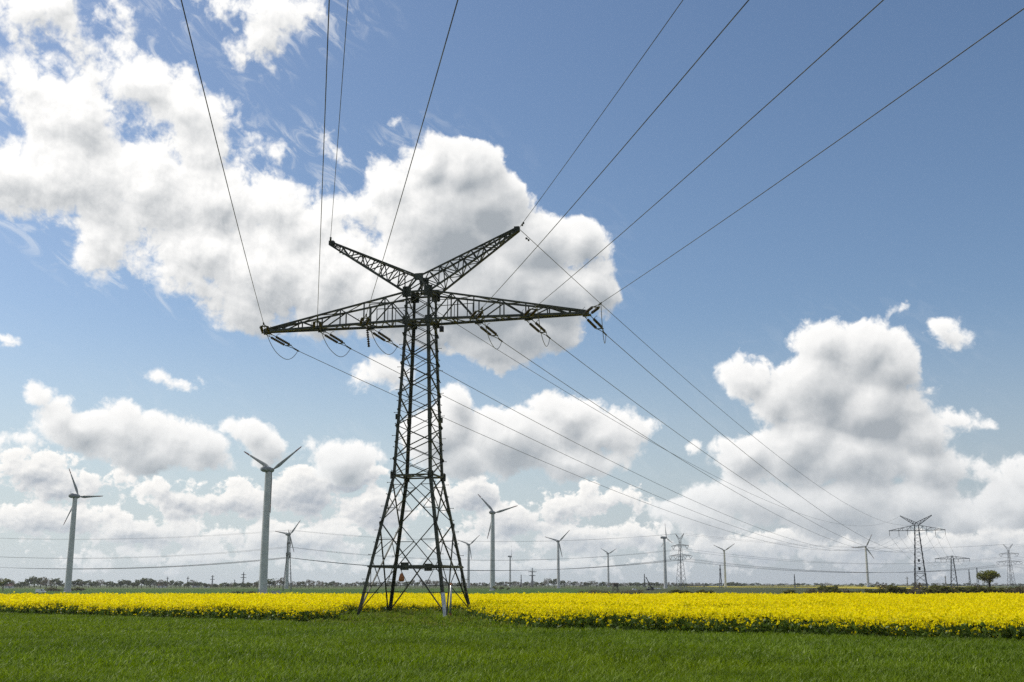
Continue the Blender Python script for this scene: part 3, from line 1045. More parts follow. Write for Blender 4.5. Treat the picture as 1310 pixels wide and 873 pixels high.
g = MB()
g.tube([(0, 0, .62), (0, 0, .12)], .012, 5, 1)
g.lathe([(.03, .16), (.10, .10), (.17, -.12), (.20, -.30), (.12, -.38)], 'Z', 12, mi=0)
w_ = g.build('hanging_weight', [M_RUST, M_CABLE])
_c = to_world @ (py.face(0, 3.42)[0].lerp(py.face(0, 3.42)[1], .46)); w_.location = (_c.x, _c.y, _c.z - .60)
tag(w_, 'rusty orange bell-shaped weight hanging from the belt beam of the large pylon', 'weight')
g = MB()
g.box((0, 0, 0), (.30, .26, .36)); g.box((0, 0, .19), (.22, .2, .04)); g.tube([(0, 0, .2), (0, 0, .66)], .02, 5); g.box((0, -.14, -.02), (.2, .03, .22))
w_ = g.build('signal_box', M_DARK)
_c = to_world @ Vector((1.75, -.7, 20.28)); w_.location = (_c.x, _c.y, _c.z - .68)
tag(w_, 'small black box hanging under the right cross arm of the large pylon', 'signal box')
# pale post beside the pylon foot
pr = empty('marker_post', (-4.12, 77.6, 0), label='slim whitish post standing inside the right side of the large pylon base', cat='post')
g = MB(); g.tube([(0, 0, -.05), (.03, .0, 1.3), (.05, 0, 2.2)], [.075, .07, .065], 8); g.build('post', M_GALV, pr)
g = MB(); g.lathe([(.075, 2.2), (.085, 2.24), (.07, 2.32), (.02, 2.36)], 'Z', 8, (.05, 0, 0)); g.build('cap', M_RUST, pr)
g = MB(); g.lathe([(.08, 0.0), (.10, .05), (.10, .35), (.08, .38)], 'Z', 8); g.build('collar', M_RUST, pr)


# ---- the pylon farther down the same line
def y_pylon_far():
    Y = 505.0; P = Vector((.3527 * Y, Y, -GROUND_FALL))
    root = empty('electricity_pylon', P, -OUT_AZ, label='distant lattice pylon with a Y-shaped top, next along the line right of the big one', cat='pylon')
    pr = [(-.2, 2.9), (28.0, .95), (30.3, .92)]
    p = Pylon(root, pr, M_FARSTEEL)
    p.legs(.28)
    mb = MB(); p.xpanel(mb, .2, 5.5, .17, .08); p.xpanel(mb, 5.5, 9.5, .16, .08)
    zs = [9.5 + 18.5 * (1 - (1 - i / 12) ** 1.1) for i in range(13)]
    p.zigzag(mb, zs, .15); p.zigzag(mb, [28, 29.2, 30.3], .13); p.ring(mb, 28, .2); p.ring(mb, 9.5, .16); p.ring(mb, 30.3, .16)
    mb.build('body_bracing', M_FARSTEEL, root)
    bl, _ = p.arm('cross_arm', -1, 28.0, 30.3, 11.8, 28.0, armN, .19, .095)
    br, _ = p.arm('cross_arm', 1, 28.0, 30.3, 11.8, 28.0, armN, .19, .095)
    g = MB()
    for s in (-1, 1):
        for c in (-1, 1): g.bar((c * .92, s * .92, 30.3), (0, s * .6, 31.5), .16)
    g.bar((0, -.6, 31.5), (0, .6, 31.5), .16); g.build('head_frame', M_FARSTEEL, root)
    tl = p.horn(-1, 30.3, 31.5, .6, (6.6, 34.5), 7, .2, .11); tr = p.horn(1, 30.3, 31.5, .6, (6.6, 34.5), 7, .2, .11)
    ins = insulator_mesh(2.0, .15, 6, 5)
    att = []
    for t in (-11.6, -7.6, -4.0, 4.0, 7.6, 11.6):
        o = link(bpy.data.objects.new('insulator_string', ins), root)
        o.location = (t, 0, 27.9); o.rotation_euler = (0, math.pi / 2, 0)
        att.append(Matrix.Translation(P) @ Matrix.Rotation(-OUT_AZ, 4, 'Z') @ Vector((t, 0, 25.9)))
    g = MB(); g.box((0, -1.6, 11.5), (.9, .5, 1.4)); g.box((0, -1.4, 15.0), (.7, .5, 1.2)); g.build('equipment_box', M_DARK, root)
    M = Matrix.Translation(P) @ Matrix.Rotation(-OUT_AZ, 4, 'Z')
    return att, [M @ tl, M @ tr]


P2_ATT, P2_EARTH = y_pylon_far()


def t_pylon():
    Y = 800.0; P = Vector((px_x(1220.8, Y), Y, -GROUND_FALL))
    root = empty('electricity_pylon', P, -OUT_AZ, label='distant T-shaped lattice pylon with one straight cross arm, left of the lone round tree', cat='pylon')
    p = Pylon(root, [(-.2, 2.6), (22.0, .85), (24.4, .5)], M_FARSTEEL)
    p.legs(.42)
    mb = MB(); p.xpanel(mb, .2, 6, .2); p.xpanel(mb, 6, 10.5, .2); p.zigzag(mb, [10.5, 12.5, 14.5, 16.5, 18.5, 20.3, 22, 24.4], .2); p.ring(mb, 22, .24)
    mb.build('body_bracing', M_FARSTEEL, root)
    for s in (-1, 1): p.arm('cross_arm', s, 22.0, 24.0, 11.4, 22.2, [3, 5.4, 7.6, 9.6], .30, .17)
    ins = insulator_mesh(1.9, .2, 6, 4)
    att = []
    for t in (-11.2, -7.4, -3.9, 3.9, 7.4, 11.2):
        o = link(bpy.data.objects.new('insulator_string', ins), root); o.location = (t, 0, 22.0); o.rotation_euler = (0, math.pi / 2, 0)
        att.append(Matrix.Translation(P) @ Matrix.Rotation(-OUT_AZ, 4, 'Z') @ Vector((t, 0, 20.0)))
    return att


P4_ATT = t_pylon()


def two_level_pylon(px, Y, az, H, label, s=1.0, k=.95):
    """tall mast with two levels of cross arms, V insulators and a forked tip"""
    P = Vector((px_x(px, Y), Y, -GROUND_FALL))
    root = empty('electricity_pylon', P, az, label=label, cat='pylon')
    zl, zu, ztop = H * .60, H * .775, H * .87
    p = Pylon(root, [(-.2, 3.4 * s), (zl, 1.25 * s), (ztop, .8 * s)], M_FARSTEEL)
    p.legs(.32 * k)
    mb = MB()
    z = .2
    zz = [.2, H * .11, H * .21, H * .30]
    for a, b in zip(zz[:-1], zz[1:]): p.xpanel(mb, a, b, .14 * k)
    p.zigzag(mb, [zz[-1] + (ztop - zz[-1]) * i / 11 for i in range(12)], .13 * k); p.ring(mb, zl, .25 * k); p.ring(mb, zu, .25 * k)
    mb.build('body_bracing', M_FARSTEEL, root)
    M = Matrix.Translation(P) @ Matrix.Rotation(az, 4, 'Z')
    ins = insulator_mesh(H * .075, .24 * k, 6, 4)
    att = []
    for (z, L, xs) in ((zl, H * .31, (.44, .93)), (zu, H * .245, (.80,))):
        for sd in (-1, 1):
            p.arm('cross_arm', sd, z, z + H * .035, L, z + .3, [L * .35, L * .55, L * .75],   .22 * k, .12 * k)
            for f in xs:
                for q in (-1, 1):
                    o = link(bpy.data.objects.new('insulator_string', ins), root)
                    o.location = (sd * L * f + q * H * .052, 0, z + .1)
                    o.rotation_euler = Vector((-q * .70, 0, -.72)).to_track_quat('X', 'Y').to_euler()
                att.append((f'{"lower" if z == zl else "upper"}', M @ Vector((sd * L * f, 0, z - H * .055))))
    g = MB()
    tips = []
    for sd in (-1, 1):
        for y in (-.5, .5):
            g.bar((sd * .75 * s, y * s, ztop), (sd * H * .125, 0, H), .18 * k); g.bar((-sd * .3, y * s, ztop + H * .03), (sd * H * .125, 0, H + .1), .15 * k)
        for f in (.25, .5, .75): g.bar((sd * .75 * s + sd * (H * .125 - .75 * s) * f, 0, ztop + (H - ztop) * f), (sd * (H * .125) * f * .95, 0, ztop + H * .03 + (H - ztop - H * .03) * f), .14 * k)
        tips.append(M @ Vector((sd * H * .125, 0, H)))
    g.build('earth_wire_arm', M_FARSTEEL, root)
    return att, tips


def az_of(p, q): return -math.atan2(q[0] - p[0], q[1] - p[1])


A7, A3, A5 = (px_x(367.5, 890), 890), (px_x(871.5, 950), 950), (px_x(1294, 1200), 1200)
A_left = (A7[0] - 330, 905.0)
a7 = az_of(A_left, A3); a3 = az_of(A7, A5); a5 = az_of(A3, A5)
W7, E7 = two_level_pylon(367.5, 890, a7, 46, 'distant lattice pylon seen edge-on right beside the tower of a small wind turbine')
W3, E3 = two_level_pylon(871.5, 950, a3 + .1, 46, 'distant lattice pylon with two cross arm levels, centre right beside a white turbine')
W5, E5 = two_level_pylon(1294, 1200, a5, 46, 'distant lattice pylon with two cross arm levels, at the right edge behind the tree')


# ---- very small pylons on the skyline
def tiny_pylon(px, Y, H, label, arms, az=0.0):
    P = Vector((px_x(px, Y), Y, -GROUND_FALL)); k = Y / 900.0
    root = empty('electricity_pylon', P, az, label=label, cat='pylon', group='tiny pylons along the skyline')
    p = Pylon(root, [(-.2, H * .06), (H * .6, H * .026), (H, H * .012)], M_FARSTEEL)
    p.legs(.30 * k)
    mb = MB(); p.zigzag(mb, [H * f for f in (.01, .15, .29, .42, .54, .65, .76, .87, .99)], .16 * k)
    mb.build('body_bracing', M_FARSTEEL, root)
    for (f, L) in arms:
        for s in (-1, 1): p.arm('cross_arm', s, H * f, H * (f + .03), H * L, H * f, [H * L * .6], .28 * k, .15 * k)


tiny_pylon(681, 2100, 34, 'tiny two-armed pylon on the skyline between the third and fourth right-hand turbines', ((.60, .20), (.80, .26)), .5)
tiny_pylon(666.7, 2300, 24, 'tiny narrow mast on the skyline just left of a small two-armed pylon', ((.9, .06),), 1.2)
tiny_pylon(922, 1700, 33, 'small slender pylon standing close beside a two-bladed-looking turbine', ((.62, .14), (.80, .12)), 1.1)
tiny_pylon(824.6, 2000, 23, 'tiny thin mast on the skyline just left of the crane boom', ((.88, .07),), 1.0)
tiny_pylon(1016.8, 1600, 19, 'lone thin dark mast on the skyline above the far yellow field', ((.9, .06),), 1.3)
tiny_pylon(1241, 1500, 24, 'small edge-on pylon, left one of two narrow masts beside the lone round tree', ((.86, .22),), 1.15)
tiny_pylon(1251.3, 1150, 21, 'narrow dark mast, the nearer of two touching the left side of the lone tree', ((.88, .10), (.7, .08)), 1.2)
tiny_pylon(311, 2300, 29, 'tiny double-armed pylon on the left skyline, nearest to the tall turbine tower', ((.62, .20), (.82, .17)), .2)
tiny_pylon(271.5, 2500, 25, 'tiny double-armed pylon on the left skyline right of the bare umbrella-shaped tree', ((.62, .18), (.84, .15)), .2)
tiny_pylon(240, 2700, 23, 'faint tiny pylon on the left skyline just left of the bare umbrella-shaped tree', ((.82, .16),), .2)
tiny_pylon(214, 2900, 24, 'faintest tiny pylon at the far left end of the skyline pylons', ((.82, .14),), .2)
tiny_pylon(300, 2900, 17, 'tiny short mast on the left skyline between two double-armed pylons', ((.85, .08),), .4)
tiny_pylon(1161, 2600, 22, 'very faint mast on the skyline left of the far Y-shaped pylon', ((.85, .2),), .3)
tiny_pylon(1210, 2500, 24, 'very faint mast between the far Y-shaped pylon and the T-shaped pylon', ((.85, .16),), .6)


# ============================================================ cables
def cable(name, a, b, sag, rad, label, group=None, n=48, cat='power cable', bend=1.0, mat=None):
    a, b = Vector(a), Vector(b)
    pts = []
    for i in range(n + 1):
        f = (i / n) ** bend
        q = a.lerp(b, f); q.z -= 4 * sag * f * (1 - f)
        pts.append(q)
    m = MB(); m.tube([q - a for q in pts], rad, 5)
    o = m.build(name, mat or M_CABLE); o.location = a
    return tag(o, label, cat, group)


WHICH = ['left tip', 'middle of the left arm', 'inner end of the left arm', 'inner end of the right arm', 'middle of the right arm', 'right tip']
for k, (p, q) in enumerate(zip(IN_PTS, P2_ATT)):
    cable('power_cable', p, p + IN_W * 320 + Vector((0, 0, 0)), 6.2, .0175, f'cable rising toward the viewer from the {WHICH[k]}, big pylon', 'overhead cables toward the viewer')
SAGS = [10.2, 10.4, 10.5, 10.8, 11.0, 11.2]
for k, (p, q) in enumerate(zip(OUT_PTS, P2_ATT)):
    cable('power_cable', p, q, SAGS[k], .023, f'cable sagging into the distance from the {WHICH[k]}, big pylon', 'overhead cables to the far pylon')
for t, q, nm in ((tipL, P2_EARTH[0], 'left'), (tipR, P2_EARTH[1], 'right')):
    w = to_world @ t
    cable('earth_wire', w, w + IN_W * 320, 5.0, .018, f'thin earth wire rising from the {nm} horn of the big pylon', 'earth wires toward the viewer', cat='earth wire')
    cable('earth_wire', w, q, 11.0, .023, f'thin earth wire sagging from the {nm} horn to the far Y pylon', 'earth wires to the far pylon', cat='earth wire')
    for hv, nmv in ((IN_W, 'in'), (OUT_W, 'out')):      # vibration dampers close to the horns
        d = MB()
        for s in (1.6,):
            c = hv * s + Vector((0, 0, -.15 * s * (.4 if nmv == 'in' else 1.0)))
            d.bar(c - hv * .22 + Vector((0, 0, -.1)), c + hv * .22 + Vector((0, 0, -.1)), .03)
            d.box(tuple(c - hv * .22 + Vector((0, 0, -.1))), (.12, .12, .12)); d.box(tuple(c + hv * .22 + Vector((0, 0, -.1))), (.12, .12, .12))
            d.bar(c, c + Vector((0, 0, -.1)), .04)
        o = d.build('vibration_damper', M_STEEL); o.location = w
        tag(o, f'small damper on the {"rising" if nmv == "in" else "outgoing"} earth wire at the {nm} horn of the big pylon', 'damper')
for k in range(6):
    cable('power_cable', P2_ATT[k], P4_ATT[k], 7, .035, f'faint cable from the {WHICH[k]} of the far Y pylon', 'cables between the far Y pylon and the T pylon', n=24)

# the line that crosses the whole view far behind
def span(A, B, EA, EB, sag, where):
    for k, ((lv, p), (_, q)) in enumerate(zip(A, B)):
        cable('power_cable', p, q, sag, .085 if lv == 'lower' else .07, f'distant {lv} cable of the crossing line, {where}', f'{lv} cables of the crossing line, {where}', n=32)
    for p, q in zip(EA, EB):
        cable('earth_wire', p, q, sag * .8, .05, f'faint top wire of the crossing line, {where}', f'top wires of the crossing line, {where}', n=32, cat='earth wire')


off = Vector((A_left[0] - A7[0], A_left[1] - A7[1], 0))
WL = [(lv, p + off) for lv, p in W7]; EL = [p + off for p in E7]
span(WL, W7, EL, E7, 8.5, 'left of the edge-on pylon')
span(W7, W3, E7, E3, 9.5, 'passing behind the big pylon')
span(W3, W5, E3, E5, 9.5, 'right of the central two-level pylon')
offR = Vector((A5[0] - A3[0], A5[1] - A3[1], 0))
span(W5, [(lv, p + offR) for lv, p in W5], E5, [p + offR for p in E5], 9.5, 'leaving at the right edge')

# ============================================================ wind turbines
def blade_mesh(R, tip0, f0, f1):
    """part f0..f1 of a tapering twisted blade that points up +Z from the hub, thin in Y"""
    mb = MB(); n = 10
    st = [f0 + (f1 - f0) * i / 14 for i in range(15)]
    vs, fs = [], []
    for f in st:
        z = .6 + (R - .6) * f
        if f < .06: ch, th = .95, .85
        elif f < .2: k = (f - .06) / .14; ch, th = .95 + 1.05 * k, .85 - .50 * k
        else: k = (f - .2) / .8; ch, th = 2.0 - 1.5 * k ** .85, .35 - .28 * k
        if f > .985: ch *= .45
        tw = math.radians(14 * (1 - f) ** 2 + 3)
        for i in range(n):
            a = 2 * math.pi * i / n
            x, y = ch * (.5 * math.cos(a) + .17), th * .5 * math.sin(a) * (1 + .35 * math.cos(a))
            vs.append((x * math.cos(tw) - y * math.sin(tw), x * math.sin(tw) + y * math.cos(tw), z))
    for i in range(len(st) - 1):
        for k in range(n): fs.append((i * n + k, i * n + (k + 1) % n, (i + 1) * n + (k + 1) % n, (i + 1) * n + k))
    fs.append(tuple(range(n - 1, -1, -1))); m = (len(st) - 1) * n; fs.append(tuple(m + k for k in range(n)))
    mb.add(vs, fs, 0, True)
    return mb


R_BLADE, HUB_H = 22.3, 63.0
def make_turbine():
    root = empty('wind_turbine')
    mb = MB()
    prof = [(2.35, -.3), (2.2, 0), (2.16, 1.2), (2.10, 8), (1.98, 20), (1.84, 34), (1.68, 48), (1.50, HUB_H - 1.8), (1.5, HUB_H - 1.3)]
    mb.lathe(prof, 'Z', 28)
    tw = mb.build('tower', M_WHITE, root)
    d = MB(); d.box((-.9, -2.0, 1.5), (.9, .35, 2.1), rz=.42); d.build('tower_door', M_GREYBOX, tw)
    for zr in (20.0, 41.5):
        g = MB(); rr = 1.98 if zr < 30 else 1.77; g.lathe([(rr, zr - .12), (rr + .05, zr - .1), (rr + .05, zr + .1), (rr - .01, zr + .12)], 'Z', 28); g.build('tower_joint', M_GREYBOX, tw)
    g = MB(); g.lathe([(2.6, -.3), (2.6, .25), (2.4, .3)], 'Z', 24); g.build('foundation', M_GREYBOX, root)
    nb = MB()
    nb.lathe([(.5, -5.1), (1.15, -4.9), (1.45, -4.0), (1.55, -2.0), (1.6, 0), (1.5, 1.3), (1.3, 1.75)], 'Y', 14, (0, 0, HUB_H))
    nb.box((0, -2.6, HUB_H + 1.5), (1.0, 1.2, .35))
    na = nb.build('nacelle', M_BLADE, root)
    a = MB(); a.tube([(0, -4.2, HUB_H + 1.2), (0, -4.2, HUB_H + 3.0)], .05, 5); a.bar((-.5, -4.2, HUB_H + 2.6), (.5, -4.2, HUB_H + 2.6), .06); a.build('wind_vane', M_DARK, na)
    hb = MB(); hb.lathe([(1.25, 1.8), (1.3, 2.4), (1.15, 3.3), (.75, 3.95), (.2, 4.2)], 'Y', 16, (0, 0, HUB_H)); hb.build('hub', M_BLADE, root)
    b0 = blade_mesh(R_BLADE, .8, 0.0, .80).mesh('blade', M_BLADE)
    b1 = blade_mesh(R_BLADE, .8, .80, 1.0).mesh('blade_tip', M_RED)
    for k in range(3):
        b = link(bpy.data.objects.new('blade', b0), root); b.location = (0, 2.7, HUB_H); b.rotation_euler = (0, math.radians(120 * k), 0)
        t = link(bpy.data.objects.new('blade_tip', b1), b)
    return root


proto = make_turbine()
TURB = [  # hub column, distance, heading of the rotor, blade phase, size, label
    (96.0, 757.0, 769, 25, 91, 1.0, 'grey-lit wind turbine nearest the left edge, one blade pointing level right'),
    (343.0, 761.0, 589, 28, 59, 1.0, 'tallest wind turbine, left of the big pylon, two blades raised in a V'),
    (369.0, 752.0, 1368, 25, 41, 1.0, 'small wind turbine directly behind the edge-on lattice pylon'),
    (599.6, 750.7, 1720, 25, 50, 1.0, 'small wind turbine just right of the big pylon foot'),
    (630.3, 755.8, 948, 25, 76, 1.0, 'bright white tall turbine right of the big pylon, one blade pointing level right'),
    (652.6, 750.7, 2442, 78, 357, 1.0, 'faint far turbine with one thin blade straight up'),
    (714.0, 752.7, 1585, 25, 47, 1.0, 'mid-distance turbine between the tall white one and the hunting hide'),
    (777.8, 750.7, 2219, 30, 61, .86, 'far turbine with short blades above the raised hunting hide'),
    (849.8, 752.0, 1460, 72, 352, .84, 'white turbine seen from the side, left of the central two-level pylon'),
    (926.4, 750.7, 2023, 25, 57, 1.0, 'far turbine whose two visible blades make a wide V'),
    (1107.5, 750.9, 1821, 25, 28, 1.0, 'white turbine in the right half, one blade pointing level left'),
]
for i, (hx, by, Y, yaw, ph, sc, lab) in enumerate(TURB):
    o = proto if i == 0 else copy_tree(proto)
    r = ray(hx, HORIZON - .0)
    # the hub sits over the tower; place by the tower's own column
    hubr = ray(hx, HORIZON - (HUB_H - GROUND_FALL - CAM_Z) / Y * FPX)
    o.location = (Y * hubr.x / hubr.y, Y, -GROUND_FALL)
    o.rotation_euler = (0, 0, -math.radians(yaw))
    tag(o, lab, 'wind turbine', 'wind turbines across the plain')
    for k, b in enumerate(sorted([c for c in o.children if c.name.startswith('blade')], key=lambda c: c.name)):
        b.rotation_euler = (0, math.radians(ph + 120 * k), 0)
        b.scale = (1.15 if Y > 1200 else 1, 1.15 if Y > 1200 else 1, sc)
    loc = o.location

# ============================================================ small things on the plain
def cabinet(px, Y, w, h, label, m):
    root = empty('switch_cabinet', (px_x(px, Y), Y, gz(Y)), label=label, cat='cabinet', group='switch cabinets beside the tallest turbine')
    g = MB(); g.box((0, 0, h / 2), (w, .9, h)); g.build('body', m, root)
    g = MB(); g.box((0, 0, h + .05), (w + .16, 1.06, .1)); g.build('lid', m, root)
    for s in (-1, 1):
        g = MB(); g.box((s * w * .23, -.47, h * .5), (w * .4, .04, h * .8)); d = g.build('door', m, root)
        k = MB(); k.box((s * w * .1, -.5, h * .5), (.05, .04, .2)); k.build('handle', M_DARK, d)
    g = MB(); g.box((0, 0, -.05), (w + .1, 1.0, .1)); g.build('plinth', M_DARK, root)


cabinet(348.8, 583, 1.3, 1.6, 'smallest grey cabinet touching the tallest turbine tower on its right', M_GREYBOX)
cabinet(352.4, 581, 1.9, 1.3, 'low wide grey cabinet, middle of the three beside the tallest turbine', M_GREYBOX)
cabinet(357.0, 580, 1.2, 1.9, 'tall pale cabinet farthest right of the tallest turbine', M_GREYBOX)


def van():
    Y = 640.0
    root = empty('delivery_van', (px_x(53, Y), Y, gz(Y)), 0.0, label='white van parked in the green field left of the leftmost turbine', cat='van')
    # side profile, long box with a sloping nose to the right
    prof = [(-2.7, .45), (-2.7, 2.15), (-2.55, 2.35), (.75, 2.35), (1.0, 2.25), (1.75, 1.35), (2.55, 1.12), (2.7, .95), (2.7, .45)]
    vs = [(x, s * (.95 if z < 1.3 else .86), z) for s in (-1, 1) for x, z in prof]
    n = len(prof)
    fs = [(i, (i + 1) % n, n + (i + 1) % n, n + i) for i in range(n)] + [tuple(range(n - 1, -1, -1)), tuple(n + i for i in range(n))]
    g = MB(); g.add(vs, fs); body = g.build('body', M_VAN, root)
    g = MB(); g.add([(1.06, -.88, 2.16), (1.72, -.93, 1.40), (1.72, .93, 1.40), (1.06, .88, 2.16)], [(0, 1, 2, 3), (3, 2, 1, 0)]); g.build('windscreen', M_GLASS, root)
    for s in (-1, 1):
        g = MB(); g.box((.78, s * .93, 1.75), (.75, .06, .6)); g.build('side_window', M_GLASS, root)
        for x in (-1.75, 1.65):
            g = MB(); g.lathe([(.20, -.12), (.36, -.12), (.38, 0), (.36, .12), (.20, .12)], 'Y', 16, (x, s * .86, .38)); w = g.build('wheel', M_TYRE, root)
            k = MB(); k.lathe([(.05, -.02), (.20, -.02), (.20, .02), (.05, .02)], 'Y', 12, (x, s * 1.0, .38)); k.build('rim', M_GREYBOX, w)
        g = MB(); g.box((2.66, s * .68, .85), (.12, .3, .18)); g.build('headlight', M_GREYBOX, root)
    g = MB(); g.box((2.72, 0, .5), (.12, 1.8, .22)); g.build('bumper', M_DARK, root)


van()


def small_car(px, Y, rz, label, m):
    root = empty('parked_car', (px_x(px, Y), Y, gz(Y)), rz, label=label, cat='car')
    prof = [(-2.1, .35), (-2.15, .85), (-1.9, 1.0), (-1.35, 1.42), (.2, 1.45), (1.0, .98), (1.9, .85), (2.1, .6), (2.1, .35)]
    vs = [(x, s * (.86 if z < 1.05 else .68), z) for s in (-1, 1) for x, z in prof]; n = len(prof)
    g = MB(); g.add(vs, [(i, (i + 1) % n, n + (i + 1) % n, n + i) for i in range(n)] + [tuple(range(n - 1, -1, -1)), tuple(n + i for i in range(n))])
    g.build('body', m, root)
    for s in (-1, 1):
        g = MB(); g.box((-.5, s * .77, 1.2), (1.5, .06, .3)); g.build('side_window', M_GLASS, root)
        for x in (-1.3, 1.3):
            g = MB(); g.lathe([(.15, -.1), (.31, -.1), (.32, 0), (.31, .1), (.15, .1)], 'Y', 14, (x, s * .8, .32)); g.build('wheel', M_TYRE, root)


small_car(838, 1180, .2, 'white car, left of two parked at the foot of the side-on turbine', M_VAN)
small_car(843.5, 1185, -.1, 'white car, right of two parked at the foot of the side-on turbine', M_VAN)
small_car(812, 980, .1, 'white car alone in the fields left of the crane', M_VAN)


def hide():
    Y = 700.0
    root = empty('hunting_hide', (px_x(787.3, Y), Y, gz(Y)), .2, label='dark raised wooden hunting hide on slanting legs beyond the rapeseed', cat='hide')
    for s, q in CORNERS:
        g = MB(); g.bar((s * 1.9, q * 1.5, -.1), (s * 1.35, q * 1.0, 3.6), .22); g.build('leg', M_WOOD, root)
    g = MB()
    for q in (-1, 1):
        g.bar((-1.8, q * 1.45, .4), (1.45, q * 1.05, 3.2), .12); g.bar((1.8, q * 1.45, .4), (-1.45, q * 1.05, 3.2), .12)
    g.build('bracing', M_WOOD, root)
    g = MB(); g.box((0, 0, 4.4), (2.9, 2.3, 1.7)); cab = g.build('cabin', M_WOOD, root)
    g = MB(); g.box((0, 0, 3.5), (3.3, 2.6, .18)); g.build('platform', M_WOOD, root)
    g = MB()
    vs = [(-1.75, -1.5, 5.25), (1.75, -1.5, 5.25), (1.75, 1.5, 5.7), (-1.75, 1.5, 5.7), (-1.75, -1.5, 5.38), (1.75, -1.5, 5.38), (1.75, 1.5, 5.83), (-1.75, 1.5, 5.83)]
    g.add(vs, [(0, 3, 2, 1), (4, 5, 6, 7), (0, 1, 5, 4), (1, 2, 6, 5), (2, 3, 7, 6), (3, 0, 4, 7)]); g.build('roof', M_WOOD, root)
    g = MB(); g.box((-.5, -1.16, 4.7), (1.0, .04, .4)); g.build('window', M_GLASS, cab)
    g = MB()
    for x in (-.25, .25): g.bar((.6 + x, -2.6, 0), (.6 + x, -1.2, 3.5), .08)
    for k in range(8): g.bar((.35, -2.6 + 1.4 * (k + .5) / 8, 3.5 * (k + .5) / 8), (.85, -2.6 + 1.4 * (k + .5) / 8, 3.5 * (k + .5) / 8), .06)
    g.build('ladder', M_WOOD, root)


hide()


def crane():
    Y = 950.0
    root = empty('mobile_crane', (px_x(831.5, Y), Y, gz(Y)), 0, label='dark mobile crane with its boom raised to the left beyond the fields', cat='crane')
    g = MB(); g.box((0, 0, 1.1), (6.4, 2.3, .7)); g.box((1.9, 0, 2.1), (2.0, 2.1, 1.5)); g.build('chassis', M_DARK, root)
    g = MB(); g.box((-1.2, -.3, 2.0), (1.5, 1.3, 1.6)); c = g.build('cab', M_GREYBOX, root)
    w = MB(); w.box((-1.2, -.97, 2.3), (1.1, .05, .7)); w.build('window', M_GLASS, c)
    g = MB(); g.bar((.9, .2, 2.2), (-1.6, .2, 7.6), .75, .8); g.bar((-1.2, .2, 6.7), (-3.0, .2, 10.6), .55, .6); b = g.build('boom', M_DARK, root)
    h = MB(); h.box((-3.05, .2, 10.5), (.9, .5, .5)); h.tube([(-3.3, .2, 10.3), (-3.3, .2, 7.8)], .05, 5); h.box((-3.3, .2, 7.6), (.3, .3, .5)); h.build('hook_block', M_DARK, b)
    for x in (-2.4, -1.0, 1.0, 2.4):
        for s in (-1, 1):
            g = MB(); g.lathe([(.25, -.2), (.55, -.2), (.58, 0), (.55, .2), (.25, .2)], 'Y', 14, (x, s * 1.05, .55)); g.build('wheel', M_TYRE, root)


crane()


def farmhouse(px, Y, L, h, rz, label):
    root = empty('farmhouse', (px_x(px, Y), Y, gz(Y)), rz, label=label, cat='farmhouse')
    w = L * .55
    g = MB(); g.box((0, 0, h / 2), (L, w, h)); wall = g.build('wall', M_PLASTER, root)
    rh = w * .5
    g = MB(); a, b = L / 2 + .4, w / 2 + .4
    g.add([(-a, -b, h - .1), (a, -b, h - .1), (a, b, h - .1), (-a, b, h - .1), (-a, 0, h + rh), (a, 0, h + rh)], [(0, 1, 5, 4), (2, 3, 4, 5), (1, 2, 5), (3, 0, 4), (0, 3, 2, 1)])
    rf = g.build('roof', M_ROOF, root)
    g = MB(); g.box((L * .2, .3, h + rh), (.8, .8, 1.6)); g.build('chimney', M_ROOF, rf)
    for x in (-.3, 0, .3):
        g = MB(); g.box((x * L, -w / 2 - .03, h * .55), (1.2, .08, 1.4)); g.build('window', M_GLASS, root)
    g = MB(); g.box((L * .15, -w / 2 - .03, 1.05), (1.1, .08, 2.1)); g.build('door', M_WOOD, root)


farmhouse(250.5, 2000, 13, 3.4, .3, 'white farmhouse under the bare umbrella-shaped tree on the left horizon')
farmhouse(264.5, 1750, 8, 2.6, -.4, 'small white house right of the umbrella-shaped tree on the left horizon')
farmhouse(12, 1500, 11, 3.0, .2, 'pale farmhouse near the left edge beside the leftmost tree')
farmhouse(207, 1900, 14, 3.0, .1, 'red-roofed farmhouse among the trees right of the leftmost turbine')


# ============================================================ trees and bushes
LEAF_DARK = foliage('dark_spring_leaves', [(.055, .075, .020), (.085, .105, .030), (.115, .13, .045), (.070, .088, .030)], .40, .6, .2)
LEAF_LIGHT = foliage('fresh_spring_leaves', [(.15, .165, .026), (.20, .205, .036), (.105, .125, .022), (.22, .20, .05)], .35, .6, .2)
LEAF_BROWN = foliage('budding_twigs', [(.15, .12, .078), (.12, .10, .068), (.17, .14, .085), (.105, .11, .046)], .38, .7, .1)
LEAF_BUSH = foliage('hedge_leaves', [(.11, .125, .026), (.15, .155, .034), (.085, .095, .022), (.17, .14, .055)], .42, .6, .2)


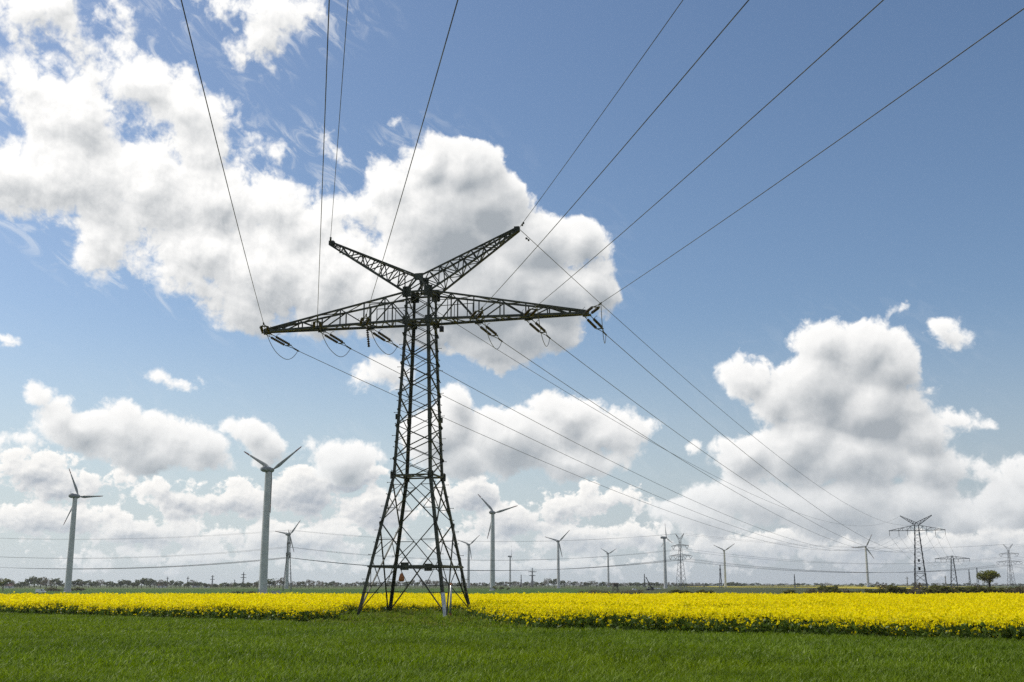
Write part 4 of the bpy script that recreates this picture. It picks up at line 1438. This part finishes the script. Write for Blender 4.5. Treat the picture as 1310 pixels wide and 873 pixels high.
def crown_mesh(name, mat, n, clumps, size, seed, r=1.0, flat=.8):
    """leaf clumps scattered through lobes; unit crown about 1 wide, centred at the origin"""
    g = np.random.default_rng(seed)
    pts = []
    cs = []
    for i in range(clumps):
        a = g.uniform(0, 2 * math.pi); rr = .36 * math.sqrt(g.uniform(0, 1))
        cs.append((rr * math.cos(a), rr * math.sin(a), g.uniform(-.36, .36) * flat, g.uniform(.13, .24)))
    for i in range(n):
        c = cs[g.integers(len(cs))]
        d = g.normal(size=3); d /= np.linalg.norm(d)
        q = c[3] * g.uniform(.35, 1.05) ** .5
        pts.append((c[0] + d[0] * q, c[1] + d[1] * q, c[2] + d[2] * q * .8))
    C = np.array(pts)
    u = g.normal(size=(n, 3)); u /= np.linalg.norm(u, axis=1, keepdims=True)
    w = g.normal(size=(n, 3)); w -= (w * u).sum(1, keepdims=True) * u; w /= np.linalg.norm(w, axis=1, keepdims=True)
    s = size * g.uniform(.5, 1.3, (n, 1)) / 2
    V = np.stack([C - u * s - w * s * .4, C + u * s - w * s, C + u * s * .9 + w * s * .6, C - u * s + w * s], 1).reshape(-1, 3)
    return np_mesh(name, V, np.arange(n * 4).reshape(n, 4), None, [mat]), cs


def trunk_mesh(name, mat, cs, h0, tr, seed):
    """tapered trunk from -h0 to the crown with limbs out to the clumps"""
    mb = MB(); g = np.random.default_rng(seed)
    mb.tube([(0, 0, -h0), (.01, 0, -h0 * .6), (g.uniform(-.02, .02), 0, -.3), (0, 0, .05)], [tr * 1.25, tr, tr * .8, tr * .3], 7)
    for c in cs[:9]:
        st = g.uniform(-.42, -.15)
        mb.tube([(0, 0, st), (c[0] * .5, c[1] * .5, st + (c[2] - st) * .55), (c[0], c[1], c[2])], [tr * .45, tr * .28, tr * .1], 5)
    return mb.mesh(name, mat)


TREE_KINDS = {}
for kind, mat, n, clumps, size, flat, seed in (('dark', LEAF_DARK, 420, 11, .10, .9, 1), ('dark2', LEAF_DARK, 420, 9, .10, .7, 5), ('brown', LEAF_BROWN, 330, 12, .07, .85, 2),
                                              ('brown2', LEAF_BROWN, 300, 10, .07, .8, 6), ('light', LEAF_LIGHT, 420, 10, .09, .8, 3), ('bush', LEAF_BUSH, 420, 10, .10, .55, 4),
                                              ('bush2', LEAF_BUSH, 420, 8, .10, .6, 8)):
    cm, cs = crown_mesh('crown', mat, n, clumps, size, seed, flat=flat)
    TREE_KINDS[kind] = (cm, trunk_mesh('trunk', M_BARK, cs, .75, .035, seed + 20))


def tree(px, Y, w, h, kind, label, group=None, name='tree', cat='tree', depth=.8, base=None):
    """w, h: width of the crown and full height in metres"""
    cm, tm = TREE_KINDS[kind]
    z = gz(Y) if base is None else base
    root = empty(name, (px_x(px, Y), Y, z), random.uniform(0, 6.28), label=label, cat=cat, group=group)
    ch = h * depth
    c = link(bpy.data.objects.new('crown', cm), root); c.scale = (w, w, ch / .95); c.location = (0, 0, h - ch * .5)
    t = link(bpy.data.objects.new('trunk', tm), root); t.scale = (w * .8, w * .8, (h - ch * .5) / .75); t.location = (0, 0, h - ch * .5)
    return root


def skyline(px):
    """height in photo pixels of the far trees above the plain at column px"""
    pts = [(0, 9), (20, 6), (33, 9), (40, 13), (58, 13), (66, 8), (72, 10), (80, 6), (92, 8), (130, 8), (150, 6), (160, 8), (172, 7), (182, 11), (205, 10), (212, 6), (220, 8), (232, 6), (262, 5),
           (300, 5), (322, 6), (334, 8), (350, 10), (362, 9), (372, 6), (400, 8), (420, 6), (445, 5), (490, 6), (520, 7), (560, 6), (590, 5), (620, 4), (640, 6), (690, 5), (700, 9), (712, 8), (735, 5), (760, 6), (790, 4), (830, 5), (870, 4), (900, 5)]
    for (a, ha), (b, hb) in zip(pts[:-1], pts[1:]):
        if a <= px <= b: return ha + (hb - ha) * (px - a) / (b - a)
    return 4


x = -14.0
while x < 905:
    hp = skyline(max(0, x)) * random.uniform(.95, 1.45)
    Y = random.uniform(1380, 1750) if x < 420 else random.uniform(1750, 2150)
    h = hp * Y / FPX + 1.0
    w = h * random.uniform(.8, 1.35)
    kind = random.choice(['dark', 'dark2', 'brown', 'brown', 'brown2'] if x > 330 else ['dark', 'dark2', 'dark', 'brown', 'light' if random.random() < .3 else 'dark2'])
    side = 'left of the big pylon' if x < 450 else 'right of the big pylon'
    what = {'dark': 'dark green tree', 'dark2': 'dark green tree', 'brown': 'bare brownish tree', 'brown2': 'bare brownish tree', 'light': 'pale green tree'}[kind]
    tree(x, Y, w, h, kind, f'{what} in the hazy horizon tree line {side}', f'{what}s of the horizon tree line {side}', depth=.92)
    x += w * FPX / Y * random.uniform(.36, .62)
# right half: smaller and farther
x = 906.0
while x < 1330:
    Y = random.uniform(2500, 3300)
    h = random.uniform(2.6, 5.0) * Y / FPX; w = h * random.uniform(1.2, 2.4)
    kind = random.choice(['dark', 'dark2', 'brown'])
    what = {'dark': 'low dark tree', 'dark2': 'low dark tree', 'brown': 'low brownish tree'}[kind]
    tree(x, Y, w, h, kind, f'{what} in the faint tree line on the right horizon', f'{what}s of the faint tree line on the right', depth=.95)
    x += w * FPX / Y * random.uniform(.5, 1.0)
for k in range(7):
    tree(928 + k * 3.6, 2300 + 30 * k, 12, 9 + 2.5 * math.sin(k * .6), 'dark', 'dark round tree in the small dense copse right of the V-bladed turbine', 'trees of the dense copse on the right', depth=.95)
for k in range(4):
    tree(1121 + k * 4, 2100 + 25 * k, 8, 11 - k * .8, 'brown2', 'bare tall tree of the small grove just right of the right-hand turbine', 'trees of the grove beside the right turbine', depth=.9)
tree(1103, 1750, 7, 7, 'dark2', 'dark bush-like tree at the left foot of the right-hand turbine', depth=.95)
tree(1116, 1750, 9, 5, 'dark', 'low dark tree at the right foot of the right-hand turbine', depth=.95)
tree(1021, 2400, 10, 9, 'dark', 'single dark tree right of the lone thin mast on the right horizon', depth=.92)
# named trees
tree(4.5, 820, 9.5, 10.0, 'light', 'pale green spreading tree cut by the left edge of the picture', depth=.72)
tree(1176, 470, 6.2, 5.6, 'brown', 'bare round tree standing in front of the far Y-shaped pylon', depth=.80)
tree(247, 1900, 14, 13, 'brown2', 'bare umbrella-shaped tree on the left horizon', depth=.45)
tree(594, 1500, 9, 12, 'brown', 'taller bare tree right behind the big pylon foot', depth=.85)
for k, (q, hh) in enumerate(((541, 13), (549, 12.5), (557, 11))):
    tree(q, 1550 + 20 * k, 10, hh, 'brown' if k % 2 else 'brown2', 'bare tree in the small clump seen through the big pylon base', 'bare trees seen through the pylon base', depth=.85)
for k, (q, w, h) in enumerate(((633, 4.5, 4.2), (641, 5.5, 3.6), (650, 3.5, 2.6))):
    tree(q, 925, w, h, 'light' if k == 0 else 'bush', ['pale green bush at the right foot of the tall white turbine', 'wide bush, second from the foot of the tall white turbine', 'lowest bush of the three right of the tall white turbine'][k], name='bush', cat='bush', depth=1.0)


def lone_tree():
    Y = 330.0
    cm, cs = crown_mesh('crown', LEAF_LIGHT, 1900, 22, .055, 31, flat=.62)
    tm = trunk_mesh('trunk', M_BARK, cs, .9, .045, 33)
    root = empty('tree', (px_x(1266, Y), Y, gz(Y)), .4, label='lone pale green tree with a round flat-topped crown near the right edge', cat='tree')
    c = link(bpy.data.objects.new('crown', cm), root); c.scale = (7.4, 7.0, 5.1); c.location = (0, 0, 5.5)
    t = link(bpy.data.objects.new('trunk', tm), root); t.scale = (7.0, 7.0, 6.15); t.location = (0, 0, 5.5)


lone_tree()
# hedge and scrub beyond the rapeseed on the right
HEDGE = [(1012, 3.2, 1.5), (1036, 3.5, 1.5), (1044, 4.0, 1.6), (1053, 3.2, 2.2), (1060, 3.6, 2.7), (1067, 3.4, 2.0), (1078, 3.2, 1.7), (1092, 3, 1.3), (1118, 3.6, 1.7), (1127, 3.6, 1.8),
         (1134, 4.2, 2.6), (1141, 4.0, 2.5), (1150, 3.6, 2.0), (1160, 3.5, 1.8), (1170, 3.4, 1.9), (1186, 3.6, 2.1), (1197, 4.6, 2.7), (1205, 4.2, 2.6), (1214, 3.6, 2.1), (1224, 3.6, 2.0),
         (1236, 4.0, 2.2), (1245, 4.4, 2.6), (1253, 4.2, 2.6), (1262, 3.6, 2.2), (1276, 3.8, 2.1), (1288, 3.8, 2.2), (1299, 4.0, 2.1), (1308, 4.0, 2.2), (1317, 4, 2.2)]
for k, (q, w, h) in enumerate(HEDGE):
    Y = 262 + 14 * math.sin(k * 2.1)
    kd = ['bush', 'bush2', 'brown', 'bush'][k % 4]
    what = 'brownish' if kd == 'brown' else 'dull green'
    tree(q, Y, w * 1.25, h + .55, kd, f'{what} bush of the rough hedge beyond the rapeseed at right', f'{what} bushes of the rough hedge at right', name='bush', cat='bush', depth=1.0)
for q, w, h, lab in ((868, 5.0, 1.5, 'low dark bush beyond the rapeseed below the central two-level pylon'), (876, 3.6, 1.2, 'smaller bush right of the low dark bush below the central pylon'),
                     (897, 4.4, 1.4, 'dull bush beyond the rapeseed left of the V-bladed turbine'), (907, 2.6, 1.2, 'smallest bush beyond the rapeseed near the V-bladed turbine')):
    tree(q, 300, w, h + .9, 'bush2', lab, name='bush', cat='bush', depth=1.0)
for k in range(9):
    tree(747 + k * 8.5, 330 + 12 * math.sin(k * 1.9), 4.2, 1.7 + .3 * math.sin(k), 'brown', 'low brown scrub bush in the reedy strip left of the crane', 'brown scrub bushes of the reedy strip', name='bush', cat='bush', depth=1.0)
for k in range(8):
    tree(62 + k * 3.6 if k < 5 else 94 + (k - 5) * 5, 790, 6.5, 2.6 + .8 * math.sin(k * 1.3), 'brown' if k < 4 else 'bush', 'low scrub bush around the foot of the leftmost turbine', 'scrub bushes round the leftmost turbine', name='bush', cat='bush', depth=1.0)
for k in range(8):
    tree(300 + k * 5.0, 600, 3.2, 1.5 + .4 * math.sin(k * 1.7), 'bush2' if k % 2 else 'brown', 'low dark scrub bush left of the foot of the tallest turbine', 'scrub bushes left of the tallest turbine', name='bush', cat='bush', depth=1.0)


# ============================================================ the air
def haze():
    me = MB(); me.box((0, 4300, 40), (15000, 9800, 87))       # from a metre under the lowest ground to just above the turbines
    m, t = new_mat('hazy_air')
    pv = t.n('ShaderNodeVolumePrincipled')
    pv.inputs['Color'].default_value = (.93, .96, 1.0, 1)
    pv.inputs['Density'].default_value = HAZE_DENSITY
    pv.inputs['Anisotropy'].default_value = .25
    o = t.n('ShaderNodeOutputMaterial'); t.t.links.new(pv.outputs[0], o.inputs['Volume'])
    tag(me.build('haze', m), kind='stuff')


HAZE_DENSITY = .00006
haze()
